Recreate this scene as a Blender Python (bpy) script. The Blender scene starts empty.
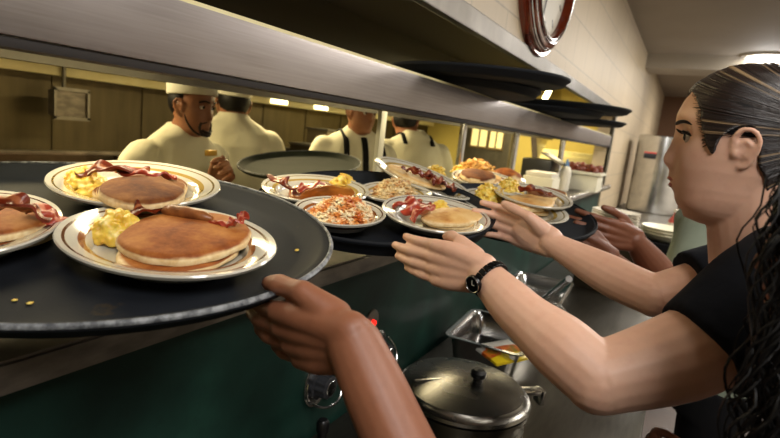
import bpy, bmesh, math, random
import numpy as np
from mathutils import Vector, Matrix, noise
random.seed(7)
V = Vector; R = math.radians; PI = math.pi
SC = bpy.context.scene; COL = SC.collection

# ------------------------------------------------------------------ camera (site survey of the photograph)
F = 520.0
RX = V((0.49740643, -0.86053435, 0.10985203))
_vx = V((300, 58, -F)).normalized()                       # wall direction, in camera axes
_dn = V((-325, -2921, -F)).normalized()
_z = -_dn; _z = (_z - _vx * _z.dot(_vx)).normalized(); _y = _z.cross(_vx)
RW = Matrix((_vx, _y, _z))                                # camera axes -> world
C0 = V((0, 0, 1.5))
def ray(px, py): return RW @ V((px - 390, -(py - 219), -F))
def U(px, py, dep): return C0 + ray(px, py) * (dep / F)   # survey point at a depth
def onP(px, py, o, n):
    w = ray(px, py); return C0 + w * (n.dot(o - C0) / n.dot(w))
def onY(px, py, y): w = ray(px, py); return C0 + w * (y / w.y)
def onX(px, py, x): w = ray(px, py); return C0 + w * (x / w.x)
def onZ(px, py, z): w = ray(px, py); return C0 + w * ((z - 1.5) / w.z)
cd = bpy.data.cameras.new('camera'); cam = bpy.data.objects.new('camera', cd); COL.objects.link(cam)
cam.matrix_world = Matrix.Translation(C0) @ RW.to_4x4()
cd.sensor_width = 36; cd.lens = 36 * F / 780; cd.clip_start = 0.02
cd.dof.use_dof = True; cd.dof.focus_distance = 0.8; cd.dof.aperture_fstop = 6.0
SC.camera = cam

# ------------------------------------------------------------------ materials
def lin(h):
    h = h.lstrip('#'); c = [int(h[i:i+2], 16) / 255 for i in (0, 2, 4)]
    return tuple((x / 12.92 if x < .04045 else ((x + .055) / 1.055) ** 2.4) for x in c) + (1,)
class NT:
    def __init__(s, name):
        s.m = bpy.data.materials.new(name); s.m.use_nodes = True; s.t = s.m.node_tree
        s.b = s.t.nodes['Principled BSDF']; s.co = s.t.nodes.new('ShaderNodeTexCoord')
    def n(s, ty, **k):
        x = s.t.nodes.new('ShaderNode' + ty)
        for a, b in k.items():
            if hasattr(x, a): setattr(x, a, b)
            else: x.inputs[a.replace('_', ' ')].default_value = b
        return x
    def l(s, a, b): s.t.links.new(a, b)
    def map(s, scale=(1, 1, 1), loc=(0, 0, 0), src='Object', rot=(0, 0, 0)):
        m = s.n('Mapping'); s.l(s.co.outputs[src], m.inputs[0])
        m.inputs['Scale'].default_value = scale; m.inputs['Location'].default_value = loc; m.inputs['Rotation'].default_value = rot
        return m.outputs[0]
    def noise(s, vec, scale, detail=4, rough=.55):
        x = s.n('TexNoise'); s.l(vec, x.inputs['Vector']); x.inputs['Scale'].default_value = scale
        x.inputs['Detail'].default_value = detail; x.inputs['Roughness'].default_value = rough
        return x.outputs['Fac']
    def ramp(s, fac, stops):
        r = s.n('ValToRGB'); s.l(fac, r.inputs[0]); e = r.color_ramp.elements
        while len(e) < len(stops): e.new(.5)
        for q, (p, c) in zip(e, stops): q.position = p; q.color = lin(c) if isinstance(c, str) else (c, c, c, 1)
        return r.outputs[0]
    def mix(s, fac, a, b):
        m = s.n('Mix', data_type='RGBA'); 
        if isinstance(fac, (int, float)): m.inputs[0].default_value = fac
        else: s.l(fac, m.inputs[0])
        for i, c in ((6, a), (7, b)):
            if isinstance(c, str): m.inputs[i].default_value = lin(c)
            else: s.l(c, m.inputs[i])
        return m.outputs[2]
    def math(s, op, a, b=0.0, c=0.0):
        m = s.n('Math', operation=op)
        for i, v in enumerate((a, b, c)):
            if isinstance(v, (int, float)): m.inputs[i].default_value = v
            else: s.l(v, m.inputs[i])
        return m.outputs[0]
    def col(s, c):
        if isinstance(c, str): s.b.inputs['Base Color'].default_value = lin(c)
        else: s.l(c, s.b.inputs['Base Color'])
        return s
    def set(s, **k):
        for a, v in k.items():
            i = s.b.inputs[a.replace('_', ' ')]
            if isinstance(v, (int, float, tuple)): i.default_value = v
            else: s.l(v, i)
        return s
    def bump(s, h, st=.3, d=.002):
        b = s.n('Bump'); b.inputs['Strength'].default_value = st; b.inputs['Distance'].default_value = d
        s.l(h, b.inputs['Height']); s.l(b.outputs[0], s.b.inputs['Normal']); return s
M = {}
def simple(name, c, rough=.5, metal=0., var=None, vs=8, bump=0, bs=200, **k):
    t = NT(name)
    if var: t.col(t.ramp(t.noise(t.map(), vs), [(.35, c), (.65, var)]))
    else: t.col(c)
    t.set(Roughness=rough, Metallic=metal, **k)
    if bump: t.bump(t.noise(t.map(), bs), bump, .001)
    M[name] = t.m; return t.m
def steel(name, c1, c2, rough=.28, stretch=(1, 1, 40), vs=6, r2=None, blot=(2, 2, 2)):
    t = NT(name); a = t.noise(t.map(stretch), vs, 6); b = t.noise(t.map(blot), 3, 3)
    t.col(t.mix(b, t.ramp(a, [(.3, c1), (.7, c2)]), c2)); t.set(Metallic=1.)
    t.set(Roughness=t.math('MULTIPLY_ADD', b, .18, rough - .06)); t.bump(a, .12, .0005)
    M[name] = t.m; return t.m
steel('brushed_steel', '#88827f', '#a8a19f', .34, (1, 1, 40))
steel('polished_steel', '#b5b5b5', '#d8d8d6', .16, (3, 3, 3))
steel('dull_steel', '#5f5b54', '#7b766c', .42, (4, 4, 2))
steel('lintel_steel', '#49453f', '#625d55', .40, (4, 4, 2)); steel('table_steel', '#55514a', '#6b675e', .34, (2, 14, 4))
steel('kitchen_panel', '#453e30', '#5f5642', .42, (6, 6, .6), 3)
steel('hood_steel', '#3a352c', '#5a5244', .35, (4, 4, 2))
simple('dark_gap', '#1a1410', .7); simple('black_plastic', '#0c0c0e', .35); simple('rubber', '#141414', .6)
steel('pot_steel', '#6f6c66', '#8d8a82', .24, (3, 3, 3)); simple('acrylic_post', '#d6d4c4', .45); simple('cream_paint', '#d9cfa0', .6, var='#cfc38f')
simple('board_cream', '#e2dab2', .55, var='#d3c796', vs=5)
simple('aisle_paint', '#e8e2d6', .7); simple('plate_china', '#d9d5c8', .12); simple('bronze_panel', '#6d5a3c', .5)
simple('ceiling_paint', '#8f8578', .8, var='#8a8073', vs=2); simple('beam_paint', '#a39a8c', .75)
simple('end_wall_paint', '#6b4b32', .7); simple('floor_tile', '#4a3a30', .5, var='#3c302a', vs=6)
simple('chef_cotton', '#dcd8c0', .85, var='#d2cdb2', vs=6, bump=.25, bs=30)
simple('chef_cap_cotton', '#e4e2d2', .85); simple('badge_gold', '#c9a04a', .35, .8)
simple('apron_black', '#0c0c0d', .85, Specular_IOR_Level=.2); simple('trouser_black', '#0d0d10', .85, Specular_IOR_Level=.2)
simple('skin_latin', '#9c6a4c', .5, var='#8f5e42', vs=20, Subsurface_Weight=.08, Subsurface_Scale=.01)
simple('beard_brown', '#23130c', .7); simple('hair_black', '#0a0807', .5, Specular_IOR_Level=.3); simple('eye_shade', '#a3978e', .25); simple('eye_white', '#cfc8c0', .2); simple('iris_dark', '#1c100a', .15)
simple('watch_black', '#08080a', .25, .3); simple('wire_chrome', '#cfcfcf', .15, 1.); simple('dial_white', '#cbc5b5', .5)
simple('knob_grey', '#35363a', .4, .3); simple('red_plastic', '#c01818', .35); simple('light_cream_plastic', '#d9d4bd', .45)
simple('box_cardboard', '#5d5138', .7); simple('shirt_grey_green', '#7f8878', .85, var='#757e6f', vs=20)
simple('fat_white', '#e9dcc0', .5); simple('wall_yellow', '#c9b565', .7, var='#bda85a', vs=2)
simple('plastic_white', '#c9c6b4', .5)
def t_shirt_mat():
    t = NT('black_cotton'); n = t.noise(t.map((1, 1, 1)), 14, 4); t.col(t.ramp(n, [(.3, '#0b0d12'), (.7, '#12151c')]))
    t.set(Roughness=.9, Specular_IOR_Level=.15); t.bump(n, .5, .006); M['black_cotton'] = t.m
t_shirt_mat()
def skin(name, c1, c2, c3, spots=0):
    t = NT(name); a = t.noise(t.map(), 9, 3); b = t.noise(t.map(), 70, 4)
    c = t.ramp(a, [(.3, c1), (.7, c2)]); c = t.mix(t.math('MULTIPLY', t.ramp(b, [(.5, 0.), (.75, 1.)]), .35), c, c3)
    t.col(c); t.set(Roughness=.48, Subsurface_Weight=.1, Subsurface_Scale=.008); t.set(Subsurface_Radius=(1., .35, .2))
    t.bump(t.noise(t.map(), 260, 3), .15, .0006); M[name] = t.m
skin('skin_fair', '#cc9f84', '#d6ab92', '#c3907a'); skin('skin_brown', '#84533a', '#915d42', '#754630')
skin('skin_deep', '#70422c', '#7c4b33', '#5f3624')
def tray_mat():
    t = NT('tray_black'); n = t.noise(t.map(), 5, 5); fine = t.noise(t.map(), 320, 2)
    c = t.ramp(n, [(.3, '#17191d'), (.55, '#1d2025'), (.75, '#262a30')])
    st = t.ramp(t.noise(t.map((1, 1, 1), (3, 1, 0)), 14, 5, .65), [(.66, 0.), (.72, 1.)])
    c = t.mix(t.math('MULTIPLY', st, .5), c, '#4b3d22'); t.col(c)
    t.set(Roughness=t.math('MULTIPLY_ADD', n, .2, .56), Specular_IOR_Level=.12); t.bump(fine, .25, .0006); M['tray_black'] = t.m
    t = NT('tray_rim'); n = t.noise(t.map(), 60, 4, .7)
    t.col(t.ramp(n, [(.40, '#3a3c3f'), (.60, '#85888a')])); t.set(Roughness=.5); t.bump(n, .4, .0008); M['tray_rim'] = t.m
    t = NT('tray_green'); n = t.noise(t.map(), 6, 4); t.col(t.ramp(n, [(.3, '#2e342b'), (.7, '#3c4138')])); t.set(Roughness=.8, Metallic=.0, Specular_IOR_Level=.15); M['tray_green'] = t.m
tray_mat()
def plate_mat(name, bands):
    t = NT(name)
    at = t.n('Attribute', attribute_name='rad', attribute_type='GEOMETRY')
    r = t.n('ValToRGB'); r.color_ramp.interpolation = 'CONSTANT'; t.l(at.outputs['Fac'], r.inputs[0]); e = r.color_ramp.elements
    st = [(0, '#c2bdae')]
    for a, b, c in bands: st += [(a, c), (b, '#c2bdae')]
    while len(e) < len(st): e.new(.5)
    for q, (p, c) in zip(e, st): q.position = p; q.color = lin(c)
    t.col(r.outputs[0]); t.set(Roughness=.12, Coat_Weight=.4); M[name] = t.m
plate_mat('plate_brown_bands', [(.735, .80, '#8a5228'), (.905, .93, '#5d3a20')])
plate_mat('plate_tan_bands', [(.74, .80, '#a58a4a'), (.90, .925, '#7f6b3c')])
plate_mat('plate_thin_bands', [(.76, .785, '#6d4a35'), (.92, .94, '#5d3a26')])
def pancake_mat(name, top, top2, gloss=.5, hi='#b87a3a'):
    t = NT(name); at = t.n('Attribute', attribute_name='rad', attribute_type='GEOMETRY')
    n = t.noise(t.map((1, 1, 1)), 16, 6, .68); n2 = t.noise(t.map(), 120, 3)
    brown = t.ramp(n, [(.34, top), (.48, top2), (.70, hi)])
    edge = t.ramp(n2, [(.35, '#d9b983'), (.7, '#ecd7a8')])
    k = t.math('ADD', at.outputs['Fac'], t.math('MULTIPLY_ADD', n, .10, -.05))
    f = t.ramp(k, [(.905, 0.), (.955, 1.)])
    t.col(t.mix(f, brown, edge)); t.set(Roughness=gloss, Specular_IOR_Level=.25); t.bump(n2, .35, .0012); M[name] = t.m
pancake_mat('pancake_golden', '#6e3512', '#91501f', .7); pancake_mat('pancake_dark', '#4a220a', '#693812', .75, '#8f5c28')
pancake_mat('pancake_pale', '#b87a3c', '#d2a562', .5, '#e0c088')
def bacon_mat(name, a, b, f):
    t = NT(name); n = t.noise(t.map((1, 1, 1)), 40, 4); at = t.n('Attribute', attribute_name='rad', attribute_type='GEOMETRY')
    c = t.ramp(n, [(.3, a), (.7, b)]); k = t.math('ADD', at.outputs['Fac'], t.math('MULTIPLY_ADD', n, .5, -.25))
    s = t.ramp(k, [(.25, 0.), (.3, 1.), (.42, 1.), (.48, 0.)])
    t.col(t.mix(t.math('MULTIPLY', s, .6), c, f)); t.set(Roughness=.28); t.bump(n, .6, .002); M[name] = t.m
bacon_mat('bacon_dark', '#4a1508', '#7a2c12', '#b06a40'); bacon_mat('bacon_red', '#7c2114', '#a8402a', '#d99a78')
t = NT('sausage_brown'); n = t.noise(t.map(), 60, 4); t.col(t.ramp(n, [(.3, '#5e2f14'), (.7, '#9a5f30')])); t.set(Roughness=.35); t.bump(n, .5, .002); M['sausage_brown'] = t.m
t = NT('scrambled_egg'); n = t.noise(t.map(), 45, 4); t.col(t.ramp(n, [(.3, '#c99724'), (.5, '#e0bf4c'), (.7, '#efdf92')])); t.set(Roughness=.35, Subsurface_Weight=.1, Subsurface_Scale=.004); t.bump(n, .5, .002); M['scrambled_egg'] = t.m
t = NT('hash_shred'); n = t.noise(t.map(), 38, 3); t.col(t.ramp(n, [(.38, '#bf6020'), (.49, '#dd9a52'), (.58, '#eedfb8')])); t.set(Roughness=.4); M['hash_shred'] = t.m
t = NT('hash_pale'); n = t.noise(t.map(), 45, 3); t.col(t.ramp(n, [(.35, '#b87a3a'), (.5, '#dcc088'), (.65, '#ead9ae')])); t.set(Roughness=.4); M['hash_pale'] = t.m
t = NT('fries_gold'); n = t.noise(t.map(), 25, 3); t.col(t.ramp(n, [(.35, '#b5772a'), (.65, '#e2b866')])); t.set(Roughness=.5); M['fries_gold'] = t.m
t = NT('fried_crust'); n = t.noise(t.map(), 60, 4); t.col(t.ramp(n, [(.35, '#4f1c0a'), (.65, '#8b3a16')])); t.set(Roughness=.5); t.bump(n, .8, .004); M['fried_crust'] = t.m
t = NT('syrup_glaze'); n = t.noise(t.map(), 22, 4); t.col(t.ramp(n, [(.3, '#6b3410'), (.7, '#9c5c24')])); t.set(Roughness=.2); t.bump(n, .5, .003); M['syrup_glaze'] = t.m
def wall_tiles():
    t = NT('beige_wall_tile'); mp = t.n('Mapping'); mp.inputs['Rotation'].default_value = (R(90), 0, 0)
    t.l(t.co.outputs['Object'], mp.inputs[0])
    sx = t.n('SeparateXYZ'); t.l(t.co.outputs['Object'], sx.inputs[0]); cb = t.n('CombineXYZ')
    t.l(t.math('ADD', sx.outputs[0], sx.outputs[1]), cb.inputs[0]); t.l(sx.outputs[2], cb.inputs[1])
    b = t.n('TexBrick', offset=0.5); t.l(cb.outputs[0], b.inputs['Vector'])
    b.inputs['Color1'].default_value = lin('#b5a488'); b.inputs['Color2'].default_value = lin('#ad9c80'); b.inputs['Mortar'].default_value = lin('#8d8271')
    for k, v in (('Scale', 1.), ('Mortar Size', .004), ('Brick Width', .32), ('Row Height', .2145), ('Mortar Smooth', .2)): b.inputs[k].default_value = v
    n = t.noise(t.map((9, 9, 1.2)), 4, 4); t.col(t.mix(t.math('MULTIPLY', n, .5), b.outputs[0], '#c6b598'))
    t.set(Roughness=.5, Specular_IOR_Level=.35); t.bump(b.outputs['Fac'], -.5, .003); M['beige_wall_tile'] = t.m
    t = NT('green_panel'); n = t.noise(t.map(), 5, 6, .6); n2 = t.noise(t.map(), 40, 5, .7)
    c = t.ramp(n, [(.3, '#0e231d'), (.55, '#16332b'), (.75, '#1f4439')]); c = t.mix(t.math('MULTIPLY', t.ramp(n2, [(.6, 0.), (.7, 1.)]), .3), c, '#0a1512')
    t.col(c); t.set(Roughness=.55, Specular_IOR_Level=.22); t.bump(n2, .15, .001); M['green_panel'] = t.m
    t = NT('stained_steel'); n = t.noise(t.map((3, 3, 8)), 4, 4); t.col(t.ramp(n, [(.4, '#5a544b'), (.7, '#7d7468')])); t.set(Metallic=.55, Roughness=.38); M['stained_steel'] = t.m
    t = NT('clock_wood'); n = t.noise(t.map((1, 1, 1)), 12, 5); t.col(t.ramp(n, [(.3, '#421509'), (.7, '#742c14')])); t.set(Roughness=.18, Coat_Weight=.6); M['clock_wood'] = t.m
    t = NT('kitchen_brick_tile'); sx = t.n('SeparateXYZ'); t.l(t.co.outputs['Object'], sx.inputs[0]); cb = t.n('CombineXYZ')
    t.l(t.math('ADD', sx.outputs[0], sx.outputs[1]), cb.inputs[0]); t.l(sx.outputs[2], cb.inputs[1])
    b = t.n('TexBrick', offset=.0); t.l(cb.outputs[0], b.inputs['Vector'])
    b.inputs['Color1'].default_value = lin('#b9a878'); b.inputs['Color2'].default_value = lin('#b3a06f'); b.inputs['Mortar'].default_value = lin('#8c7a50')
    for k, v in (('Scale', 1.), ('Mortar Size', .004), ('Brick Width', .15), ('Row Height', .15)): b.inputs[k].default_value = v
    t.col(b.outputs[0]); t.set(Roughness=.4); M['kitchen_brick_tile'] = t.m
wall_tiles()
def hairmat():
    t = NT('hair_streaked'); at = t.n('Attribute', attribute_name='rad', attribute_type='GEOMETRY')
    w = t.n('TexNoise', noise_dimensions='1D'); t.l(at.outputs['Fac'], w.inputs['W']); w.inputs['Scale'].default_value = 34; w.inputs['Detail'].default_value = 3
    fine = t.n('TexNoise', noise_dimensions='1D'); t.l(at.outputs['Fac'], fine.inputs['W']); fine.inputs['Scale'].default_value = 180; fine.inputs['Detail'].default_value = 4
    base = t.ramp(fine.outputs['Fac'], [(.35, '#0d0908'), (.7, '#2a1c17')])
    t.col(t.mix(t.ramp(w.outputs['Fac'], [(.585, 0.), (.66, 1.)]), base, '#8f7757')); t.set(Roughness=.32); t.bump(fine.outputs['Fac'], .8, .003); M['hair_streaked'] = t.m
    t = NT('label_packet'); g = t.n('Attribute', attribute_name='rad', attribute_type='GEOMETRY'); 
    n = t.noise(t.map(), 45, 3); food = t.ramp(n, [(.35, '#b03018'), (.5, '#d8752a'), (.7, '#6a7a28')])
    r = t.n('ValToRGB'); r.color_ramp.interpolation = 'CONSTANT'; t.l(g.outputs['Fac'], r.inputs[0]); e = r.color_ramp.elements
    for q, (p, v) in zip(e, [(0, 0), (.25, 1)]): q.position = p; q.color = (v, v, v, 1)
    c = t.mix(r.outputs[0], '#e9cb20', food)
    r2 = t.n('ValToRGB'); r2.color_ramp.interpolation = 'CONSTANT'; t.l(g.outputs['Fac'], r2.inputs[0]); e = r2.color_ramp.elements
    for q, (p, v) in zip(e, [(0, 0), (.62, 1)]): q.position = p; q.color = (v, v, v, 1)
    t.col(t.mix(r2.outputs[0], c, '#e6e2d6')); t.set(Roughness=.3); M['label_packet'] = t.m
hairmat()
t = NT('hair_curly'); n = t.noise(t.map(), 70, 4, .7); t.col(t.ramp(n, [(.4, '#060505'), (.7, '#1a1411')])); t.set(Roughness=.7, Specular_IOR_Level=.15); t.bump(n, 1., .02); M['hair_curly'] = t.m
def emit(name, c, s):
    t = NT(name); t.col(c); t.b.inputs['Emission Color'].default_value = lin(c); t.b.inputs['Emission Strength'].default_value = s; M[name] = t.m
emit('lamp_warm', '#fff0b8', 6); emit('lamp_white', '#fff6e0', 14); emit('red_glow', '#ff1c14', 2.5); emit('window_lit', '#efe0a0', .6)

# ------------------------------------------------------------------ mesh helpers
def rotm(rot): return Matrix.Rotation(rot[2], 3, 'Z') @ Matrix.Rotation(rot[1], 3, 'Y') @ Matrix.Rotation(rot[0], 3, 'X')
def box(bm, c, s, rot=(0, 0, 0), bev=0):
    r = bmesh.ops.create_cube(bm, size=1); m = Matrix.Translation(c) @ rotm(rot).to_4x4() @ Matrix.Diagonal((s[0], s[1], s[2], 1))
    bmesh.ops.transform(bm, matrix=m, verts=r['verts'])
    if bev:
        es = list({e for v in r['verts'] for e in v.link_edges}); bmesh.ops.bevel(bm, geom=es, offset=bev, segments=2, affect='EDGES', profile=.7)
def box2(bm, a, b, bev=0): box(bm, [(x + y) / 2 for x, y in zip(a, b)], [abs(y - x) for x, y in zip(a, b)], bev=bev)
def ball(bm, c, r, rot=None, seg=16):
    if isinstance(r, (int, float)): r = (r, r, r)
    q = bmesh.ops.create_uvsphere(bm, u_segments=seg, v_segments=max(6, seg // 2), radius=1)
    m = Matrix.Translation(c) @ (rot.to_4x4() if rot else Matrix()) @ Matrix.Diagonal((r[0], r[1], r[2], 1)); bmesh.ops.transform(bm, matrix=m, verts=q['verts'])
def loft(bm, rings, cap=True, closed=True):
    """rings: lists of equal point counts"""
    vs = [[bm.verts.new(p) for p in r] for r in rings]; n = len(vs[0])
    for a, b in zip(vs, vs[1:]):
        for i in range(n if closed else n - 1):
            j = (i + 1) % n
            try: bm.faces.new((a[i], a[j], b[j], b[i]))
            except ValueError: pass
    if cap:
        bm.faces.new(vs[0][::-1]); bm.faces.new(vs[-1])
    return vs
def tube(bm, pts, rads, seg=12, flat=1.0, up=None, cap=True):
    pts = [V(p) for p in pts]; 
    if isinstance(rads, (int, float)): rads = [rads] * len(pts)
    rings = []; nrm = None
    for i, p in enumerate(pts):
        d = (pts[min(i + 1, len(pts) - 1)] - pts[max(i - 1, 0)]).normalized()
        if nrm is None:
            u = V(up) if up is not None else (V((0, 0, 1)) if abs(d.z) < .9 else V((1, 0, 0)))
        else: u = nrm
        nrm = (u - d * u.dot(d)).normalized(); b = d.cross(nrm); r = rads[i]
        rings.append([p + (b * math.cos(2 * PI * k / seg) + nrm * math.sin(2 * PI * k / seg) * flat) * r for k in range(seg)])
    loft(bm, rings, cap)
def spline(pts, n):
    pts = [V(p) for p in pts]; P = [pts[0]] + pts + [pts[-1]]; out = []
    m = len(pts) - 1
    for i in range(n + 1):
        t = i / n * m; k = min(int(t), m - 1); u = t - k; a, b, c, d = P[k:k + 4]
        out.append(.5 * ((2 * b) + (c - a) * u + (2 * a - 5 * b + 4 * c - d) * u * u + (3 * b - a - 3 * c + d) * u ** 3))
    return out
def limb(bm, pts, rads, seg=18):
    """rounded tapering chain (joined by the remesh)"""
    n = 6 * (len(pts) - 1); P = spline(pts, n); m = len(rads) - 1; rr = []
    for i in range(n + 1):
        t = i / n * m; k = min(int(t), m - 1); u = t - k; u = u * u * (3 - 2 * u); rr.append(rads[k] * (1 - u) + rads[k + 1] * u)
    tube(bm, P, rr, seg); ball(bm, P[0], rr[0] * .985, seg=seg); ball(bm, P[-1], rr[-1] * .985, seg=seg)
def lathe(bm, prof, seg=48, sx=1., sy=1., cap=False, fn=None):
    rings = []
    for (r, z) in prof:
        rings.append([V((math.cos(2 * PI * k / seg) * r * sx, math.sin(2 * PI * k / seg) * r * sy, z)) for k in range(seg)])
    if fn: rings = [[fn(p) for p in r] for r in rings]
    return loft(bm, rings, cap)
def cyl(bm, p0, p1, r, r1=None, seg=20): tube(bm, [p0, p1], [r, r if r1 is None else r1], seg)
def torus(bm, c, Rr, r, rot=None, seg=32, sy=1.):
    m = rot or Matrix.Identity(3); pts = [V(c) + m @ V((math.cos(2 * PI * k / seg) * Rr, math.sin(2 * PI * k / seg) * Rr * sy, 0)) for k in range(seg)]
    ax = m @ V((0, 0, 1)); rings = []
    for k in range(seg):
        d = (pts[(k + 1) % seg] - pts[k - 1]).normalized(); b = d.cross(ax)
        rings.append([pts[k] + (b * math.cos(q * PI / 4) + ax * math.sin(q * PI / 4)) * r for q in range(8)])
    loft(bm, rings + [rings[0]], cap=False); bmesh.ops.remove_doubles(bm, verts=bm.verts, dist=1e-6)
def B(): return bmesh.new()
def obj(name, bm, mat, parent=None, smooth=True, world=False, mw=None, radfn=None, remesh=None, sm=2, bevel=0, kind=None, sub=0):
    bmesh.ops.recalc_face_normals(bm, faces=bm.faces)
    if world and parent is not None:
        bmesh.ops.transform(bm, matrix=wm(parent).inverted(), verts=bm.verts)
    if world and mw is not None: bmesh.ops.transform(bm, matrix=mw.inverted(), verts=bm.verts)
    me = bpy.data.meshes.new(name); bm.to_mesh(me); bm.free()
    o = bpy.data.objects.new(name, me); COL.objects.link(o)
    if remesh:
        a = o.modifiers.new('r', 'REMESH'); a.mode = 'VOXEL'; a.voxel_size = remesh; a.use_smooth_shade = True
        if sm: b = o.modifiers.new('s', 'SMOOTH'); b.factor = .5; b.iterations = sm
        dg = bpy.context.evaluated_depsgraph_get(); nm = bpy.data.meshes.new_from_object(o.evaluated_get(dg))
        o.modifiers.clear(); o.data = nm; me = nm
    for p in me.polygons: p.use_smooth = smooth
    me.materials.clear(); me.materials.append(M[mat] if isinstance(mat, str) else mat)
    if radfn:
        at = me.attributes.new('rad', 'FLOAT', 'POINT'); at.data.foreach_set('value', [radfn(v.co) for v in me.vertices])
    if bevel:
        b = o.modifiers.new('b', 'BEVEL'); b.width = bevel; b.segments = 2; b.limit_method = 'ANGLE'
    if parent is not None: o.parent = parent
    if mw is not None: o.matrix_basis = mw
    if kind: o['kind'] = kind
    if smooth and not remesh:
        try: me.set_sharp_from_angle(angle=R(40))
        except Exception: pass
    return o
def wm(o): return wm(o.parent) @ o.matrix_basis if o.parent else o.matrix_basis.copy()
def tag(o, label, cat, group=None, kind=None):
    o['label'] = label; o['category'] = cat
    if group: o['group'] = group
    if kind: o['kind'] = kind
    return o
def thing(name, label, cat, mw=None, group=None):
    o = bpy.data.objects.new(name, None); COL.objects.link(o); o.empty_display_size = .05
    if mw is not None: o.matrix_basis = mw if isinstance(mw, Matrix) else Matrix.Translation(mw)
    return tag(o, label, cat, group)
def struct(name, bm, mat, smooth=False, bevel=0): o = obj(name, bm, mat, smooth=smooth, bevel=bevel); o['kind'] = 'structure'; return o
def frame(c, al, be, rz=0):
    n = V((math.sin(R(be)), -math.sin(R(al)), 1)).normalized(); x = (V((1, 0, 0)) - n * n.x).normalized(); y = n.cross(x)
    return Matrix.Translation(c) @ Matrix((x, y, n)).transposed().to_4x4() @ Matrix.Rotation(rz, 4, 'Z')

# ================================================================== SETTING
d = .62
ZL, ZC, ZB = 1.179, 1.212, 1.537                      # lip bottom, counter top, shelf bottom
b = B(); box2(b, (-2.2, -2.6, -.1), (11.2, 4, 0)); struct('floor', b, 'floor_tile')
b = B(); box2(b, (-2.2, -2.6, 2.62), (11.2, d, 2.72)); struct('ceiling', b, 'ceiling_paint')
b = B(); box2(b, (6.6, -2.6, 2.47), (7.1, d - .002, 2.62)); struct('trim_ceiling_beam', b, 'beam_paint')
WO = 4.86                                            # right end of the opening
b = B(); box2(b, (-2.2, d, 1.86), (11.2, d + .12, 2.72)); box2(b, (WO, d, 0), (11.2, d + .12, 1.86)); struct('wall_pass', b, 'beige_wall_tile')
b = B(); box2(b, (-2.2, d + .01, 0), (WO, d + .10, ZL)); struct('wall_pass_lower', b, 'green_panel')
b = B(); box2(b, (11, -2.6, 0), (11.2, d, 2.62)); struct('wall_end', b, 'end_wall_paint')
b = B(); box2(b, (-2.2, -2.8, 0), (11.2, -2.6, 2.72)); struct('wall_aisle', b, 'aisle_paint')
b = B(); box2(b, (-2.4, -2.8, 0), (-2.2, 4, 2.72)); struct('wall_near_end', b, 'cream_paint')
b = B(); box2(b, (-2.2, 3.5, 0), (7.4, 3.6, 2.72))
for x in np.arange(-1.9, 7.2, .62): box2(b, (x, 3.492, .9), (x + .012, 3.5, 2.3))
struct('wall_kitchen_back', b, 'kitchen_panel')
b = B(); box2(b, (7.2, d + .12, 0), (7.3, 3.5, 2.72)); struct('wall_kitchen_end', b, 'wall_yellow')
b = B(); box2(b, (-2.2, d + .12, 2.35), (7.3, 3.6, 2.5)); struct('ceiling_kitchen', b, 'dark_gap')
# stainless lintel strip above the opening
b = B(); box2(b, (-2.2, d - .012, 1.800), (4.94, d + .015, 1.862), bev=.003); struct('trim_lintel', b, 'lintel_steel')
b = B(); box2(b, (WO, d - .012, ZC), (WO + .06, d + .02, 1.80), bev=.003); struct('trim_opening_jamb', b, 'dull_steel')
# door with lit panes in the kitchen end wall
b = B(); box2(b, (7.1, onX(512, 136, 7.1).y, 0), (7.2, onX(464, 136, 7.1).y, 2.0)); struct('door_1', b, 'dull_steel', bevel=.01)
_wy = [onX(x_, 136, 7.09).y for x_ in (503.5, 490.5, 487.5, 472)]
for k, (y0, y1) in enumerate(((_wy[0], _wy[1]), (_wy[2], _wy[3]))):
    b = B(); box2(b, (7.085, y0, 1.38), (7.1, y1, 1.68)); w = struct('window_%d' % (k + 1), b, 'window_lit')
    f = B()
    for a, c in (((7.07, y0 - .015, 1.35), (7.1, y0, 1.71)), ((7.07, y1, 1.35), (7.1, y1 + .015, 1.71)), ((7.07, y0, 1.35), (7.1, y1, 1.38)), ((7.07, y0, 1.68), (7.1, y1, 1.71)), ((7.07, (y0 + y1) / 2 - .01, 1.38), (7.1, (y0 + y1) / 2 + .01, 1.68))): box2(f, a, c)
    obj('window_frame', f, 'bronze_panel', w, smooth=False)

# ================================================================== PASS COUNTER AND SHELF
t = thing('pass_counter', 'long stainless serving counter topped with cream boards in the kitchen pass', 'counter', (1.5, .95, ZC))
b = B(); box2(b, (-2.1, d - .03, ZL), (WO - .02, .98, ZC), bev=.006); obj('steel_top', b, 'stained_steel', t, world=True)
b = B(); box2(b, (-2.1, d - .036, ZL - .004), (WO - .02, d - .03, ZC - .004)); obj('front_lip', b, 'stained_steel', t, world=True)
b = B(); box2(b, (-2.1, .98, ZL), (WO - .02, 1.19, 1.25), bev=.008); obj('cutting_board', b, 'board_cream', t, world=True)
b = B(); box2(b, (-2.1, d + .13, .05), (WO - .02, 1.15, ZL)); obj('base_cabinet', b, 'dull_steel', t, world=True, smooth=False)
# tube rail running along the counter edge
t = thing('edge_rail', 'polished steel tube rail along the far counter edge', 'rail', (2.9, d - .05, ZC))
b = B(); tube(b, [(2.7, d - .055, ZC - .005), (4.8, d - .055, ZC - .005)], .022, 16); obj('tube_rail', b, 'polished_steel', t, world=True)
for x in (2.9, 3.7, 4.5):
    b = B(); cyl(b, (x, d - .055, ZC - .005), (x, d - .01, ZC - .02), .008); obj('bracket', b, 'dull_steel', t, world=True)
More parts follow.
